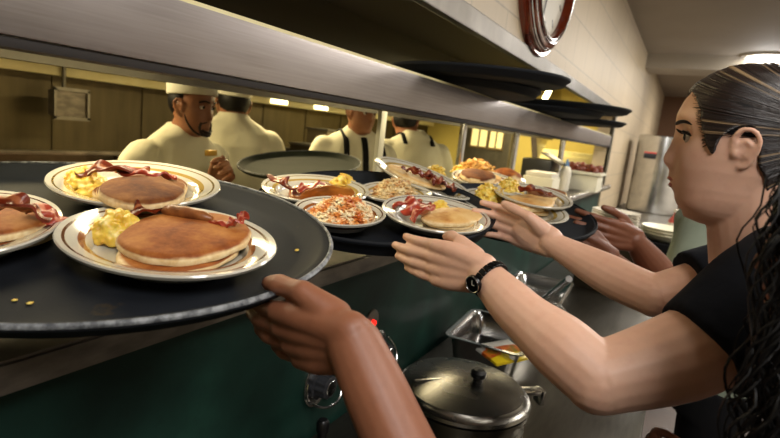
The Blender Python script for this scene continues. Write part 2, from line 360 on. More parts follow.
# overhead shelf
t = thing('overhead_shelf', 'long stainless overhead heat shelf spanning the kitchen pass', 'shelf', (1.5, .8, ZB))
b = B(); box2(b, (-2.1, d - .004, ZB + .012), (WO - .01, d + .02, 1.634), bev=.004); obj('front_fascia', b, 'brushed_steel', t, world=True)
b = B(); box2(b, (-2.1, d + .02, 1.612), (WO - .01, 1.12, 1.626)); obj('shelf_top', b, 'dull_steel', t, world=True, smooth=False)
b = B(); box2(b, (-2.1, d, ZB), (WO - .01, d + .045, ZB + .012), bev=.003); box2(b, (-2.1, d + .045, ZB + .004), (WO - .01, d + .06, ZB + .016)); obj('lower_flange', b, 'dark_gap', t, world=True)
b = B(); box2(b, (-2.1, d + .002, 1.634), (WO - .01, d + .012, 1.640)); obj('lit_tone_edge_strip', b, 'cream_paint', t, world=True)  # light catching the shelf lip, painted in as a cream strip
b = B(); box2(b, (-2.1, 1.10, ZB + .01), (WO - .01, 1.12, 1.626)); obj('rear_fascia', b, 'dull_steel', t, world=True, smooth=False)
for i, px in enumerate((463, 516, 563)):
    p = onY(px, (133, 138, 142)[i], .93)
    b = B(); tube(b, [(p.x, p.y, ZC), (p.x, p.y, ZB + .03)], .017 + .003 * i, 20); obj('post', b, 'polished_steel', t, world=True)
    b = B(); tube(b, [(p.x, p.y, ZC), (p.x, p.y, ZC + .008)], .04, 24); obj('post_flange', b, 'dull_steel', t, world=True)
p = onY(380, 140, .93)
b = B(); box2(b, (p.x - .018, p.y - .008, ZC), (p.x + .018, p.y + .008, ZB + .02), bev=.003); o = obj('post', b, 'acrylic_post', t, world=True); o['label'] = 'flat white post'
for x in (.6, 1.9, 3.2, 4.3):
    b = B(); box2(b, (x - .35, .80, 1.585), (x + .35, .88, 1.60)); obj('heat_lamp', b, 'lamp_warm', t, world=True, smooth=False)

# ================================================================== WORK TABLE AND ITS THINGS (below the green panel)
ZT = .80
t = thing('steam_table', 'stainless work table below the dark green panel', 'table', (1.8, .3, 0))
b = B(); box2(b, (.35, -.02, ZT - .03), (4.6, d, ZT), bev=.006); obj('table_top', b, 'table_steel', t, world=True)
b = B(); box2(b, (.40, .02, .12), (4.55, d - .01, ZT - .03)); obj('cabinet', b, 'dull_steel', t, world=True, smooth=False)
for x in (.45, 2.5, 4.5):
    for y in (.06, .56):
        b = B(); cyl(b, (x, y, 0), (x, y, .13), .02); obj('leg', b, 'polished_steel', t, world=True)
# soup pot with hinged lid
LC = onZ(464, 380, .955); LC.z = 0
t = thing('soup_warmer', 'round stainless soup pot with hinged lid and black knob in front of the green panel', 'pot', (LC.x, LC.y, ZT))
r0 = .146
b = B(); lathe(b, [(0, 0), (r0 * .93, 0), (r0 * .95, .01), (r0 * .95, .055), (r0 * 1.0, .06), (r0 * 1.0, .075), (r0 * .96, .08), (r0 * .96, .105), (r0 * 1.04, .112), (r0 * 1.04, .122), (r0 * .95, .124), (r0 * .9, .02), (0, .015)], 64); obj('pot_body', b, 'pot_steel', t)
b = B(); lathe(b, [(r0 * 1.03, .124), (r0 * 1.05, .128), (r0 * 1.03, .134), (r0 * .97, .137), (r0 * .93, .146), (r0 * .6, .156), (r0 * .2, .161), (0.001, .162)], 64); lid = obj('lid', b, 'pot_steel', t)
b = B(); lathe(b, [(.001, .16), (.012, .16), (.010, .168), (.017, .174), (.018, .184), (.012, .190), (.001, .191)], 24); obj('knob', b, 'black_plastic', lid, mw=Matrix.Translation((.005, -.03, -.001)))
b = B(); box(b, (-.03, .035, .157), (.004, r0 * 1.0, .004), (0, 0, R(48))); obj('lid_hinge', b, 'polished_steel', lid)
b = B(); box(b, (r0 * .75, -r0 * .86, .128), (.045, .03, .008), (0, 0, R(-45)), .002); box(b, (r0 * .9, -r0 * 1.0, .115), (.012, .03, .035), (0, 0, R(-45)), .002); obj('latch', b, 'polished_steel', lid)
# steam pans
def pan(c, sx, sy, rz, h, label, nm='steam_pan', grp=None):
    mw = Matrix.Translation(c) @ Matrix.Rotation(rz, 4, 'Z'); t = thing(nm, label, 'pan', mw, grp); b = B()
    def ring(a, bb, z, rc=.03, n=6):
        pts = []
        for q, (ux, uy) in enumerate(((1, 1), (-1, 1), (-1, -1), (1, -1))):
            for k in range(n + 1):
                th = PI / 2 * q + PI / 2 * k / n; pts.append(V((ux * (a - rc) + math.cos(th) * rc, uy * (bb - rc) + math.sin(th) * rc, z)))
        return pts
    a, c2 = sx / 2, sy / 2
    loft(b, [ring(a, c2, h - .004), ring(a, c2, h), ring(a - .012, c2 - .012, h), ring(a - .02, c2 - .02, h - .012), ring(a - .03, c2 - .03, .006), ring(a - .045, c2 - .045, .003)], cap=False)
    vs = loft(b, [ring(a - .045, c2 - .045, .003), ring(a - .027, c2 - .027, 0), ring(a - .015, c2 - .015, h - .012), ring(a, c2, h - .004)], cap=False)
    f = ring(a - .045, c2 - .045, .003); b.faces.new([b.verts.new(p) for p in f])
    bmesh.ops.remove_doubles(b, verts=b.verts, dist=1e-5)
    obj('pan_body', b, 'polished_steel', t); return t
p1 = onZ(497, 345, .86); pan((p1.x + .06, p1.y + .03, ZT), .32, .25, R(4), .085, 'steel steam pan holding a yellow food packet, behind the soup pot')
_pk = onZ(503, 350, ZT + .065); mwp = Matrix.Translation((_pk.x, _pk.y, ZT + .062)) @ Matrix.Rotation(R(-28), 4, 'Z') @ Matrix.Rotation(R(6), 4, 'X')
p2 = onZ(537, 288, .87); pan((p2.x, p2.y, ZT), .42, .27, R(3), .08, 'empty steel steam pan further along the table beyond the packet')
b = B()
for i in range(13):
    pass
g = bmesh.ops.create_grid(b, x_segments=12, y_segments=16, size=.5)
bmesh.ops.transform(b, matrix=Matrix.Diagonal((.15, .11, 1, 1)), verts=b.verts)
for v in b.verts: v.co.z = .010 * (1 - (v.co.x / .075) ** 4) * (1 - (v.co.y / .055) ** 4) + .002 * noise.noise(v.co * 40)
gg = bmesh.ops.extrude_face_region(b, geom=b.faces[:]); bmesh.ops.translate(b, vec=(0, 0, -.008), verts=[e for e in gg['geom'] if isinstance(e, bmesh.types.BMVert)])
o = obj('food_packet', b, 'label_packet', mw=mwp, radfn=lambda c: (c.y + .055) / .11); tag(o, 'yellow and red food packet with white label lying in the steel pan', 'packet')
# ladle and tools behind
def spoon(a, c, r, label, name='ladle', bowl=.03):
    t = thing(name, label, 'utensil', a); b = B(); tube(b, [a, c], [r, r], 10); obj('handle', b, 'polished_steel', t, world=True)
    b = B(); lathe(b, [(.001, -bowl * .5), (bowl * .5, -bowl * .42), (bowl * .85, -bowl * .15), (bowl, .0), (bowl * .93, 0), (bowl * .7, -bowl * .2), (.001, -bowl * .4)], 24)
    obj('bowl', b, 'polished_steel', t, mw=wm(t).inverted() @ Matrix.Translation(V(c) + (V(c) - V(a)).normalized() * bowl * .8))
spoon(U(569, 279, 1.35), onZ(527, 312, .86), .009, 'steel ladle with thick handle leaning out of the pan', bowl=.028)
spoon(onZ(585, 345, .81), onZ(545, 340, .82), .004, 'thin steel serving spoon lying on the work table', 'serving_spoon', .02)
spoon(onZ(560, 305, .82), onZ(575, 322, .815), .004, 'small steel spoon lying beside the empty steam pan', 'teaspoon', .014)
q = onZ(508, 262, .86)
t = thing('lidded_cup', 'white cup with red rimmed lid behind the empty steam pan', 'cup', (q.x, q.y, ZT))
b = B(); lathe(b, [(.001, 0), (.045, 0), (.055, .055), (.001, .055)], 32); obj('cup_body', b, 'plastic_white', t)
b = B(); lathe(b, [(.001, .055), (.058, .055), (.06, .06), (.056, .068), (.001, .068)], 32); l_ = obj('lid', b, 'red_plastic', t)
b = B(); lathe(b, [(.001, .068), (.046, .068), (.044, .071), (.001, .072)], 32); obj('lid_top', b, 'plastic_white', l_)

# control knobs on the green panel
def control(px, py, label, red=False, s=1.0):
    p = onY(px, py, d + .01); t = thing('control_dial', label, 'knob', p); mr = Matrix.Rotation(R(90), 4, 'X')
    b = B(); lathe(b, [(.001, 0), (.045 * s, 0), (.045 * s, .004), (.040 * s, .006), (.001, .006)], 40, 1, 1.25); obj('back_plate', b, 'polished_steel', t, mw=mr)
    b = B(); n = 16
    def kn(pp):
        a = math.atan2(pp.y, pp.x); r = math.hypot(pp.x, pp.y)
        if r > .018 * s: pp = V((pp.x * (1 + .05 * math.cos(a * 10)), pp.y * (1 + .05 * math.cos(a * 10)), pp.z))
        return pp
    lathe(b, [(.001, .006), (.034 * s, .006), (.034 * s, .014), (.028 * s, .016), (.025 * s, .04), (.02 * s, .043), (.001, .043)], 80, fn=kn); k = obj('knob', b, 'knob_grey', t, mw=mr)
    b = B(); lathe(b, [(.001, .0435), (.017 * s, .0435), (.016 * s, .0445), (.001, .045)], 32); obj('knob_cap', b, 'polished_steel', k)
    b = B(); pts = [(math.cos(a) * .046 * s, -.012 - .035 * max(0, math.cos(a + .9)) , math.sin(a) * .046 * s) for a in np.linspace(R(-200), R(45), 26)]
    tube(b, pts, .003, 8); obj('wire_guard', b, 'wire_chrome', t)
    return t
control(316, 382, 'grey control knob with chrome wire guard, nearest on the green panel')
control(376, 350, 'grey control knob with wire guard under the red indicator light')
q = onY(371, 322, d + .01); t = thing('indicator_light', 'small red indicator light on a round steel plate', 'indicator light', q); mr = Matrix.Rotation(R(90), 4, 'X')
b = B(); lathe(b, [(.001, 0), (.032, 0), (.031, .004), (.001, .005)], 32, 1, 1.1); obj('back_plate', b, 'dull_steel', t, mw=mr)
b = B(); lathe(b, [(.001, .005), (.008, .005), (.007, .012), (.001, .014)], 20); obj('lens', b, 'red_glow', t, mw=mr)
q = onZ(362, 436, .86)
_v = onY(322, 434, .57); t = thing('table_valve', 'small black capped valve standing at the near end of the work table', 'valve', (_v.x, _v.y, ZT + .06))
b = B(); lathe(b, [(.001, -.06), (.010, -.06), (.010, -.01), (.014, -.008), (.014, .012), (.009, .018), (.001, .018)], 24); obj('valve_body', b, 'black_plastic', t)

# ================================================================== TRAYS
def tray(c, a, b_, al, be, rz, label, mat='tray_black', rim='tray_rim', depth=.020, group=None, name='serving_tray'):
    t = thing(name, label, 'tray', frame(c, al, be, rz), group); k = B()
    lathe(k, [(.001, -depth), (.86, -depth), (.90, -depth + .002), (.95, -.004), (.965, -.001), (.998, -.0015), (.994, -.006), (.975, -.009), (.94, -depth - .001), (.90, -depth - .004), (.001, -depth - .004)], 96, a, b_)
    obj('tray_floor', k, mat, t)
    k = B(); lathe(k, [(.984, -.001), (.985, .0012), (.990, .002), (.996, .001), (1.0, -.0015), (.999, -.003), (.990, -.003), (.985, -.003)], 96, a, b_); bmesh.ops.remove_doubles(k, verts=k.verts, dist=1e-6)
    obj('tray_rim', k, rim, t); return t
N1 = V((math.sin(R(-6)), -math.sin(R(4)), 1)).normalized()
T1 = V((.382, .680, 1.3423)); tray(T1, .345, .276, 4, -6, R(107), 'large black oval tray nearest the viewer, held by a brown hand')
T2 = V((.985, .575, 1.341)); tray(T2, .29, .255, 4, -6, R(10), 'black oval tray held by the woman with the watch', rim='tray_black', depth=.028)
K3 = 1.18; T3 = C0 + (onP(512, 207, V((1.161, .34, 1.360)), N1) - C0) * K3; tray(T3, .262, .215, 4, -6, R(15), 'black oval tray at the far end, held by two brown hands', rim='tray_black')
TC = V((1.52, 1.234, 1.339)); tray(TC, .288, .2, 2, -6, R(10), 'empty grey green oval tray held by the cook behind the pass', 'tray_green', 'tray_rim', .016)
# stacks of empty trays on the shelf
G = 'empty trays stored on the overhead shelf'
ZS = 1.640
for i, (x, y, z, a, b_, al, be, lb) in enumerate((
        (1.62, .70, 1.664, .27, .24, 1, 1, 'empty black tray, lower one of the nearer pair on the steel shelf'),
        (1.54, .61, 1.688, .28, .25, 0, -1, 'empty black tray, upper one of the nearer pair on the steel shelf'),
        (3.10, .66, 1.660, .33, .27, 0, 0, 'empty black tray at the bottom of the further pile on the shelf'),
        (2.62, .66, 1.672, .28, .25, 0, 0, 'empty black tray in the middle of the further pile on the shelf'),
        (2.66, .58, 1.698, .31, .27, 0, 0, 'empty black tray topmost on the further pile, below the clock'))):
    tray(V((x, y, z)), b_, a, al, be, 0, lb, 'tray_black', 'tray_black', group=G)

# ================================================================== PLATES AND FOOD
def plate(c, a, b_, mw0, rz, label, mat, group='breakfast plates on the trays', h=.028, cat='plate', name='dinner_plate'):
    mw = Matrix.Translation(c) @ mw0.to_3x3().to_4x4() @ Matrix.Rotation(rz, 4, 'Z'); k = B()
    lathe(k, [(.001, -h + .004), (.58, -h + .004), (.68, -h + .007), (.72, -.009), (.76, -.006), (.95, .000), (.99, .001), (1.0, -.001), (.98, -.005), (.78, -.012), (.66, -h + .002), (.62, -h), (.001, -h + .001)], 72, a, b_)
    o = obj(name, k, mat, mw=mw, radfn=lambda q: math.hypot(q.x / a, q.y / b_)); tag(o, label, cat, group); return mw
def FM(px, py, o, mw0, dz=0, rz=0):
    """food placed on the plane of a plate; dz above it"""
    n = mw0.to_3x3() @ V((0, 0, 1)); p = onP(px, py, o + n * dz, n)
    return Matrix.Translation(p) @ mw0.to_3x3().to_4x4() @ Matrix.Rotation(rz, 4, 'Z')
def pancake(mw, a, b_, th, label, mat='pancake_golden', seed=0, group=None, droop=0, name='pancake', cat='pancake'):
    k = B()
    def fn(p):
        n_ = noise.noise(V((p.x * 14 + seed, p.y * 14, seed))) * .13 + noise.noise(V((p.x * 45 + seed, p.y * 45, seed))) * .03; m = math.hypot(p.x / a, p.y / b_)
        q = V((p.x * (1 + n_), p.y * (1 + n_), p.z)); q.z += noise.noise(V((p.x * 25, p.y * 25, seed + 5))) * .0018 - droop * m * m; return q
    prof = [(.001, 0), (.5, 0), (.9, .0), (.985, th * .2), (1.0, th * .5), (.985, th * .78), (.95, th * .95), (.90, th * 1.0), (.8, th), (.65, th * 1.0), (.45, th * 1.03), (.2, th * 1.05), (.001, th * 1.05)]
    lathe(k, prof, 72, a, b_, fn=fn)
    def rf(q):
        m = math.hypot(q.x / a, q.y / b_); z = q.z + droop * m * m
        return m * .93 if z > th * .72 else 1.0
    o = obj(name, k, mat, mw=mw, radfn=rf); tag(o, label, cat, group); return o
def bacon(pts, w, label, mat='bacon_dark', n=V((0, 0, 1)), amp=.0022, freq=3.2, group='bacon strips', seed=0, twist=.45, th=.0034):
    P = spline(pts, 46); L = len(P); o0 = P[L // 2].copy(); k = B(); top = []; bot = []; rr = []
    for i, p in enumerate(P):
        dd = (P[min(i + 1, L - 1)] - P[max(i - 1, 0)]).normalized(); s = dd.cross(n).normalized(); u = s.cross(dd)
        ph = i / L * freq * 2 * PI + seed; tw = twist * math.sin(ph * .37 + seed); s2 = s * math.cos(tw) + u * math.sin(tw); u2 = s2.cross(dd)
        q = p - o0 + u * (amp * math.sin(ph)); ww = w * (1 + .15 * math.sin(ph * .7 + 1)) * (.55 + .45 * min(1, 4 * min(i, L - 1 - i) / L + .3))
        row = []
        for j in range(7):
            f = (j / 6 - .5); row.append(q + s2 * (f * ww) + u2 * (.11 * w * math.sin(f * 5 + ph * .5)))
        top.append([x + u2 * th / 2 for x in row] + [x - u2 * th / 2 for x in row[::-1]])
    loft(k, top); vals = []
    o = obj('bacon_strip', k, mat, mw=Matrix.Translation(o0)); at = o.data.attributes.new('rad', 'FLOAT', 'POINT')
    at.data.foreach_set('value', [((i % 14) if (i % 14) < 7 else 13 - (i % 14)) / 6 for i in range(len(o.data.vertices))])
    tag(o, label, 'bacon', group); return o
def eggs(mw, a, b_, h, label, n=60, group='scrambled egg portions', seed=1, mat='scrambled_egg', r=.0056, name='scrambled_eggs', cat='eggs'):
    rnd = random.Random(seed); k = B()
    lathe(k, [(.001, 0), (.8, 0), (.7, h * .35), (.45, h * .6), (.001, h * .72)], 20, a, b_)
    for i in range(int(n * 3.2)):
        m = math.sqrt(rnd.random()); th = rnd.random() * 2 * PI; x = math.cos(th) * m * a; y = math.sin(th) * m * b_; z = h * (1 - m * m) * (.62 + .6 * rnd.random()) + r * .4
        e = Matrix.Rotation(rnd.random() * 6, 3, 'Z') @ Matrix.Rotation(rnd.random() * 2, 3, 'X')
        ball(k, (x, y, z), (r * rnd.uniform(.7, 1.4), r * rnd.uniform(.5, .9), r * rnd.uniform(.45, .9)), e, 8)
    o = obj(name, k, mat, mw=mw, remesh=max(.0016, r * .3), sm=1); tag(o, label, cat, group); return o
def shreds(mw, a, b_, h, label, n=420, mat='hash_shred', seed=3, ln=.02, w=.0022, name='hash_browns', cat='hash browns', group='hash brown portions'):
    rnd = random.Random(seed); k = B()
    lathe(k, [(.001, 0), (.95, 0), (.8, h * .3), (.5, h * .65), (.2, h * .8), (.001, h * .82)], 24, a, b_)
    for i in range(n):
        m = math.sqrt(rnd.random()); th = rnd.random() * 2 * PI; x = math.cos(th) * m * a; y = math.sin(th) * m * b_; z = h * (1 - m * m) * rnd.uniform(.75, 1.08) + .002
        r3 = Matrix.Rotation(rnd.random() * 6.3, 3, 'Z') @ Matrix.Rotation(rnd.uniform(-.5, .5), 3, 'Y'); v = r3 @ V((ln * rnd.uniform(.4, 1), 0, 0)); bend = r3 @ V((0, ln * rnd.uniform(-.2, .2), ln * rnd.uniform(0, .15)))
        c = V((x, y, z)); tube(k, [c - v / 2, c + bend * .6, c + v / 2], w * rnd.uniform(.7, 1.1), 5)
    o = obj(name, k, mat, mw=mw); tag(o, label, cat, group, 'stuff'); return o
F1 = frame(V((0, 0, 0)), 4, -6); n1 = N1
def on(px, py, o, dz): return onP(px, py, o + n1 * dz, n1)
# plate A, front
oA = V((.402, .519, 1.345)); plate(oA, .136, .108, F1, R(95), 'round cream plate with brown bands, nearest on the large tray', 'plate_brown_bands')
fl = -.022
pancake(FM(183, 254, oA, F1, fl + .001, .4), .078, .062, .010, 'lower pancake peeking out under the golden one on the nearest plate', 'pancake_golden', 2, 'pancakes')
pancake(FM(187, 240, oA, F1, fl + .012, .3), .084, .072, .015, 'big golden brown pancake on top on the nearest plate', 'pancake_golden', 5, 'pancakes', droop=.003)
eggs(FM(118, 237, oA, F1, fl), .034, .038, .026, 'yellow scrambled eggs beside the big pancake on the nearest plate', 85)
bacon([on(126, 217, oA, .000), on(140, 208, oA, .012), on(160, 209, oA, .004), on(185, 213, oA, .004)], .02, 'dark bacon strip rising behind the eggs on the nearest plate', n=n1, seed=1)
def sausage(pts, r, label, mat='sausage_brown'):
    P = spline(pts, 14); o0 = P[7].copy(); k = B(); rr = [r * min(1, .45 + 3 * min(i, 14 - i) / 14) * (1 + .06 * math.sin(i * 1.7)) for i in range(15)]
    tube(k, [p - o0 for p in P], rr, 14); o = obj('sausage_link', k, mat, mw=Matrix.Translation(o0)); tag(o, label, 'sausage', 'sausage links'); return o
sausage([on(163, 211, oA, .004), on(180, 212, oA, .008), on(212, 219, oA, .006)], .0085, 'brown sausage link behind the big pancake on the nearest plate')
bacon([on(208, 224, oA, .000), on(225, 224, oA, .006), on(238, 221, oA, .012), on(246, 213, oA, .02)], .014, 'curled red bacon strip tip sticking up at the right of the nearest plate', 'bacon_red', n=n1, seed=4, freq=6)
# plate B, behind
oB = V((.505, .732, 1.370)) + N1 * .007; plate(oB, .139, .118, F1, R(79), 'round cream plate with tan bands at the back of the large tray', 'plate_tan_bands')
for i in range(3):
    pancake(FM(143, 194 - i * 1.0, oB, F1, fl + .001 + i * .0135, .4 + i * .3), .078 - .003 * i, .062 - .004 * i, .014, ('bottom', 'middle', 'top glossy')[i] + ' pancake of the syrupy stack on the back plate', 'pancake_dark', 10 + i, 'pancakes', droop=.004 * i)
eggs(FM(86, 190, oB, F1, fl), .030, .050, .026, 'scrambled eggs on the left of the back plate', 85, seed=5)
bacon([on(80, 174, oB, .004), on(100, 168, oB, .018), on(125, 170, oB, .020), on(150, 172, oB, .018)], .024, 'long dark bacon strip across the back plate', n=n1, seed=2)
bacon([on(118, 171, oB, .014), on(140, 172, oB, .020), on(160, 175, oB, .014), on(174, 178, oB, .006)], .020, 'red bacon strip ending at the right of the back plate', 'bacon_red', n=n1, seed=7)
# plate C, left edge
oC = V((.272, .715, 1.342)); plate(oC, .125, .100, F1, R(70), 'cream plate cut off by the left edge of the photo', 'plate_thin_bands')
pancake(FM(-2, 236, oC, F1, fl + .001), .062, .060, .012, 'lower pancake on the plate at the left edge', 'pancake_golden', 21, 'pancakes')
pancake(FM(-6, 226, oC, F1, fl + .014), .062, .058, .014, 'upper pancake on the plate at the left edge', 'pancake_golden', 23, 'pancakes', droop=.003)
bacon([on(-2, 200, oC, .03), on(18, 205, oC, .03), on(34, 212, oC, .022), on(44, 216, oC, .014)], .03, 'thick dark bacon strip on the left edge plate', n=n1, seed=3)
bacon([on(30, 205, oC, .016), on(44, 210, oC, .014), on(54, 222, oC, .000), on(58, 228, oC, -.006)], .026, 'red bacon strip folded over the pancakes on the left edge plate', 'bacon_red', n=n1, seed=5)
# tray 2
oD = V((.915, .699, 1.353)); plate(oD, .122, .116, F1, 0, 'cream plate with omelette at the left of the second tray', 'plate_tan_bands')
pancake(FM(324, 195, oD, F1, fl + .001, -.3), .088, .062, .020, 'glossy brown syrup covered pancake on the second tray', 'syrup_glaze', 31, 'pancakes', droop=.008)
bacon([on(271, 178, oD, .020), on(283, 181, oD, .028), on(293, 190, oD, .010), on(298, 195, oD, .002)], .026, 'curled dark bacon strip sticking up at the left of the second tray', n=n1, seed=1)
bacon([on(296, 190, oD, .012), on(305, 187, oD, .016), on(318, 184, oD, .012), on(322, 183, oD, .008)], .018, 'flat red bacon piece behind the syrupy pancake', 'bacon_red', n=n1, seed=2)
eggs(FM(342, 189, oD, F1, fl), .045, .03, .028, 'scrambled eggs behind the syrupy pancake on the second tray', 60, seed=6)
oE = V((.814, .56, 1.335)); plate(oE, .094, .088, F1, R(20), 'small plate of orange hash browns at the front of the second tray', 'plate_brown_bands')
shreds(FM(342, 217, oE, F1, fl + .004), .076, .058, .036, 'shredded orange and white hash browns on the small front plate', 650, seed=4)
oF = on(396, 191, V((1.03, .63, 1.357)), 0); plate(oF, .098, .08, F1, 0, 'plate of pale hash browns at the back of the second tray', 'plate_tan_bands')
shreds(FM(395, 194, oF, F1, fl + .002), .078, .055, .034, 'pale hash browns on the back plate of the second tray', 360, 'hash_pale', seed=5)
oG = V((.971, .431, 1.340)); plate(oG, .129, .112, F1, R(30), 'plate of bacon and pancakes at the right of the second tray', 'plate_thin_bands')
pancake(FM(454, 222, oG, F1, fl + .001, R(-20)), .080, .052, .010, 'lower pale pancake on the bacon plate near the hand', 'pancake_pale', 41, 'pancakes')
pancake(FM(452, 218, oG, F1, fl + .012, R(-20)), .080, .048, .012, 'upper pale pancake on the bacon plate near the hand', 'pancake_pale', 43, 'pancakes', droop=.004)
eggs(FM(440, 209, oG, F1, fl + .006), .028, .02, .014, 'small smear of melted butter and egg on the pancakes near the bacon', 22, seed=8)
for i, (x0, y0, x1, y1) in enumerate(((394, 209, 418, 200), (402, 214, 428, 203), (410, 219, 432, 208))):
    bacon([on(x0, y0, oG, .000), on((x0 * 2 + x1) / 3, (y0 * 2 + y1) / 3 - 3, oG, .014), on((x0 + 2 * x1) / 3, (y0 + 2 * y1) / 3 - 1, oG, .012), on(x1, y1, oG, .010)], .026,
          ('leftmost', 'middle', 'rightmost')[i] + ' curled red bacon strip on the plate nearest the watch hand', 'bacon_red', n=n1, seed=i * 2.1, amp=.004, freq=1.6, th=.005)
# tray 3 and the tilted plate
FH = frame(V((0, 0, 0)), 14, -5); oH = C0 + (V((1.128, .548, 1.392)) - C0) * 1.08; plate(oH, .145, .095, FH, R(84), 'tilted long plate of bacon and flat cakes behind the second tray', 'plate_tan_bands')
nH = (FH.to_3x3() @ V((0, 0, 1)))
pancake(FM(413, 177, oH, FH, fl + .002, R(84)), .10, .058, .012, 'flat pale cake on the tilted plate', 'pancake_pale', 51, 'pancakes')
for i, (xa, ya, xb, yb) in enumerate(((402, 168, 432, 178), (420, 174, 446, 183), (434, 181, 456, 190))):
    bacon([onP(xa, ya, oH + nH * .002, nH), onP((xa + xb) / 2, (ya + yb) / 2 - 2, oH + nH * .008, nH), onP(xb, yb, oH + nH * .001, nH)], .03, ('upper', 'middle', 'lower')[i] + ' dark bacon strip on the tilted plate', n=nH, seed=i, amp=.003, freq=4)
eggs(FM(436, 174, oH, FH, fl + .01), .022, .03, .02, 'bit of scrambled egg on the tilted plate', 26, seed=9)
oJ = C0 + (on(484, 178, V((1.161, .34, 1.376)), 0) - C0) * 1.42; plate(oJ, .15, .12, F1, R(20), 'plate of large brown pancakes behind the tilted plate', 'plate_brown_bands')
pancake(FM(482, 181, oJ, F1, fl, .3), .10, .07, .018, 'lower pale pancake behind the tilted plate', 'pancake_pale', 61, 'pancakes')
pancake(FM(478, 177, oJ, F1, fl + .02, .3), .098, .065, .022, 'large reddish brown pancake mound behind the tilted plate', 'pancake_dark', 63, 'pancakes', droop=.01)
eggs(FM(458, 174, oJ, F1, fl), .03, .03, .03, 'scrambled eggs beside the brown pancake mound', 30, seed=19)
oI = C0 + (on(513, 204, V((1.161, .34, 1.376)), 0) - C0) * K3; plate(oI, .152, .13, F1, R(50), 'plate of eggs and pancakes at the front of the far tray', 'plate_tan_bands')
pancake(FM(532, 209, oI, F1, fl + .001, R(-10)), .098, .06, .012, 'lower folded pancake on the front plate of the far tray', 'pancake_pale', 71, 'pancakes')
pancake(FM(530, 204, oI, F1, fl + .015, R(-10)), .096, .055, .014, 'upper folded pancake on the front plate of the far tray', 'pancake_pale', 73, 'pancakes', droop=.004)
eggs(FM(486, 200, oI, F1, fl), .05, .042, .036, 'bright yellow scrambled eggs on the front plate of the far tray', 70, seed=12)
oK = on(532, 194, oI + N1 * .012, 0); plate(oK, .13, .105, F1, R(30), 'plate of eggs, pancake and bacon at the back of the far tray', 'plate_tan_bands')
eggs(FM(508, 192, oK, F1, fl), .05, .04, .034, 'scrambled eggs on the back plate of the far tray', 60, seed=13)
pancake(FM(545, 197, oK, F1, fl + .001, R(-10)), .078, .05, .016, 'brown pancake on the back plate of the far tray', 'pancake_dark', 81, 'pancakes')
bacon([on(520, 188, oK, .014), on(535, 190, oK, .02), on(552, 196, oK, .01)], .028, 'dark bacon strip on the back plate of the far tray', n=n1, seed=2)
# spilled crumbs on the near tray
for i, (px, py, r) in enumerate(((30, 303, .0035), (262, 294, .002), (297, 250, .004), (15, 300, .003))):
    k = B(); ball(k, (0, 0, 0), (r, r * .6, r * .4), None, 8); 
    for v in k.verts: v.co *= 1 + .4 * noise.noise(v.co * 600)
    o = obj('egg_crumb', k, 'scrambled_egg', mw=Matrix.Translation(onP(px, py, T1 - n1 * .0185, n1))); tag(o, 'tiny yellow egg crumb spilled on the near tray floor', 'crumb', 'egg crumbs on the near tray')

# ------------------------------------------------------------------ far food in the kitchen side
def on_counter(px, py, z=ZC + .012): return onZ(px, py, z)
q = U(487, 168, 2.35); mq = Matrix.Translation((q.x, q.y, 1.335))
F0 = frame(V((0, 0, 0)), 4, -3)
def far_plate(px, py, dep, a, label, m='plate_tan_bands'):
    c = U(px, py, dep); plate(c, a, a * .8, F0, R(20), label, m, 'plates further along the pass'); return c
cM = far_plate(494, 176, 2.2, .17, 'large plate of fries and a bun on the raised warmer', 'plate_thin_bands')
shreds(Matrix.Translation(cM + V((-.07, .05, -.02))), .09, .08, .075, 'heap of golden fries on the large far plate', 240, 'fries_gold', 8, .07, .006, 'fries', 'fries', 'fries')
pancake(Matrix.Translation(cM + V((.07, -.03, -.015))), .075, .065, .05, 'golden toasted bun beside the fries on the far plate', 'pancake_golden', 91, 'buns', droop=.02, name='bun', cat='bun')
def warmer_base(c, w, dd, h, label, mat='dull_steel'):
    t = thing('food_warmer', label, 'warmer', (c.x, c.y, ZC)); b = B(); box2(b, (-w / 2, -dd / 2, 0), (w / 2, dd / 2, h), .01); obj('warmer_body', b, mat, t)
    b = B(); box2(b, (-w / 2 - .01, -dd / 2 - .01, h), (w / 2 + .01, dd / 2 + .01, h + .012), .004); obj('top_plate', b, 'polished_steel', t); return t
warmer_base(cM, .26, .24, cM.z - .032 - ZC - .012, 'low steel box under the plate of fries')
cT = U(585, 174, 3.7)
t = thing('food_tub', 'cream tub heaped with fried food at the far end of the pass', 'tub', (cT.x, cT.y, ZC), None)
b = B(); hT = cT.z + .02 - ZC; box2(b, (-.12, -.11, 0), (.12, .11, hT - .02), .02); obj('tub_body', b, 'light_cream_plastic', t)
b = B(); box2(b, (-.135, -.125, hT - .02), (.135, .125, hT), .006); obj('tub_rim', b, 'light_cream_plastic', t)
k = B(); rnd = random.Random(4)
for i in range(42):
    ball(k, (rnd.uniform(-.11, .11), rnd.uniform(-.09, .09), rnd.uniform(.0, .04)), (rnd.uniform(.02, .035), rnd.uniform(.018, .028), rnd.uniform(.015, .024)), Matrix.Rotation(rnd.random() * 6, 3, 'Z'), 8)
o = obj('fried_chicken', k, 'fried_crust', mw=Matrix.Translation((cT.x, cT.y, ZC + hT))); tag(o, 'dark reddish fried pieces heaped in the cream tub', 'fried food', None, 'stuff')
cR = U(541, 166, 3.6)
t = thing('counter_machine', 'black boxy machine on the kitchen side of the pass', 'machine', (cR.x, cR.y, ZC)); h = cR.z - ZC
b = B(); box2(b, (-.14, -.10, 0), (.14, .10, h + .05), .02); obj('machine_body', b, 'black_plastic', t)
b = B(); box(b, (-.02, -.09, h + .06), (.2, .16, .012), (R(25), 0, 0), .003); obj('machine_lid', b, 'dull_steel', t)
cW = U(541, 183, 3.2)
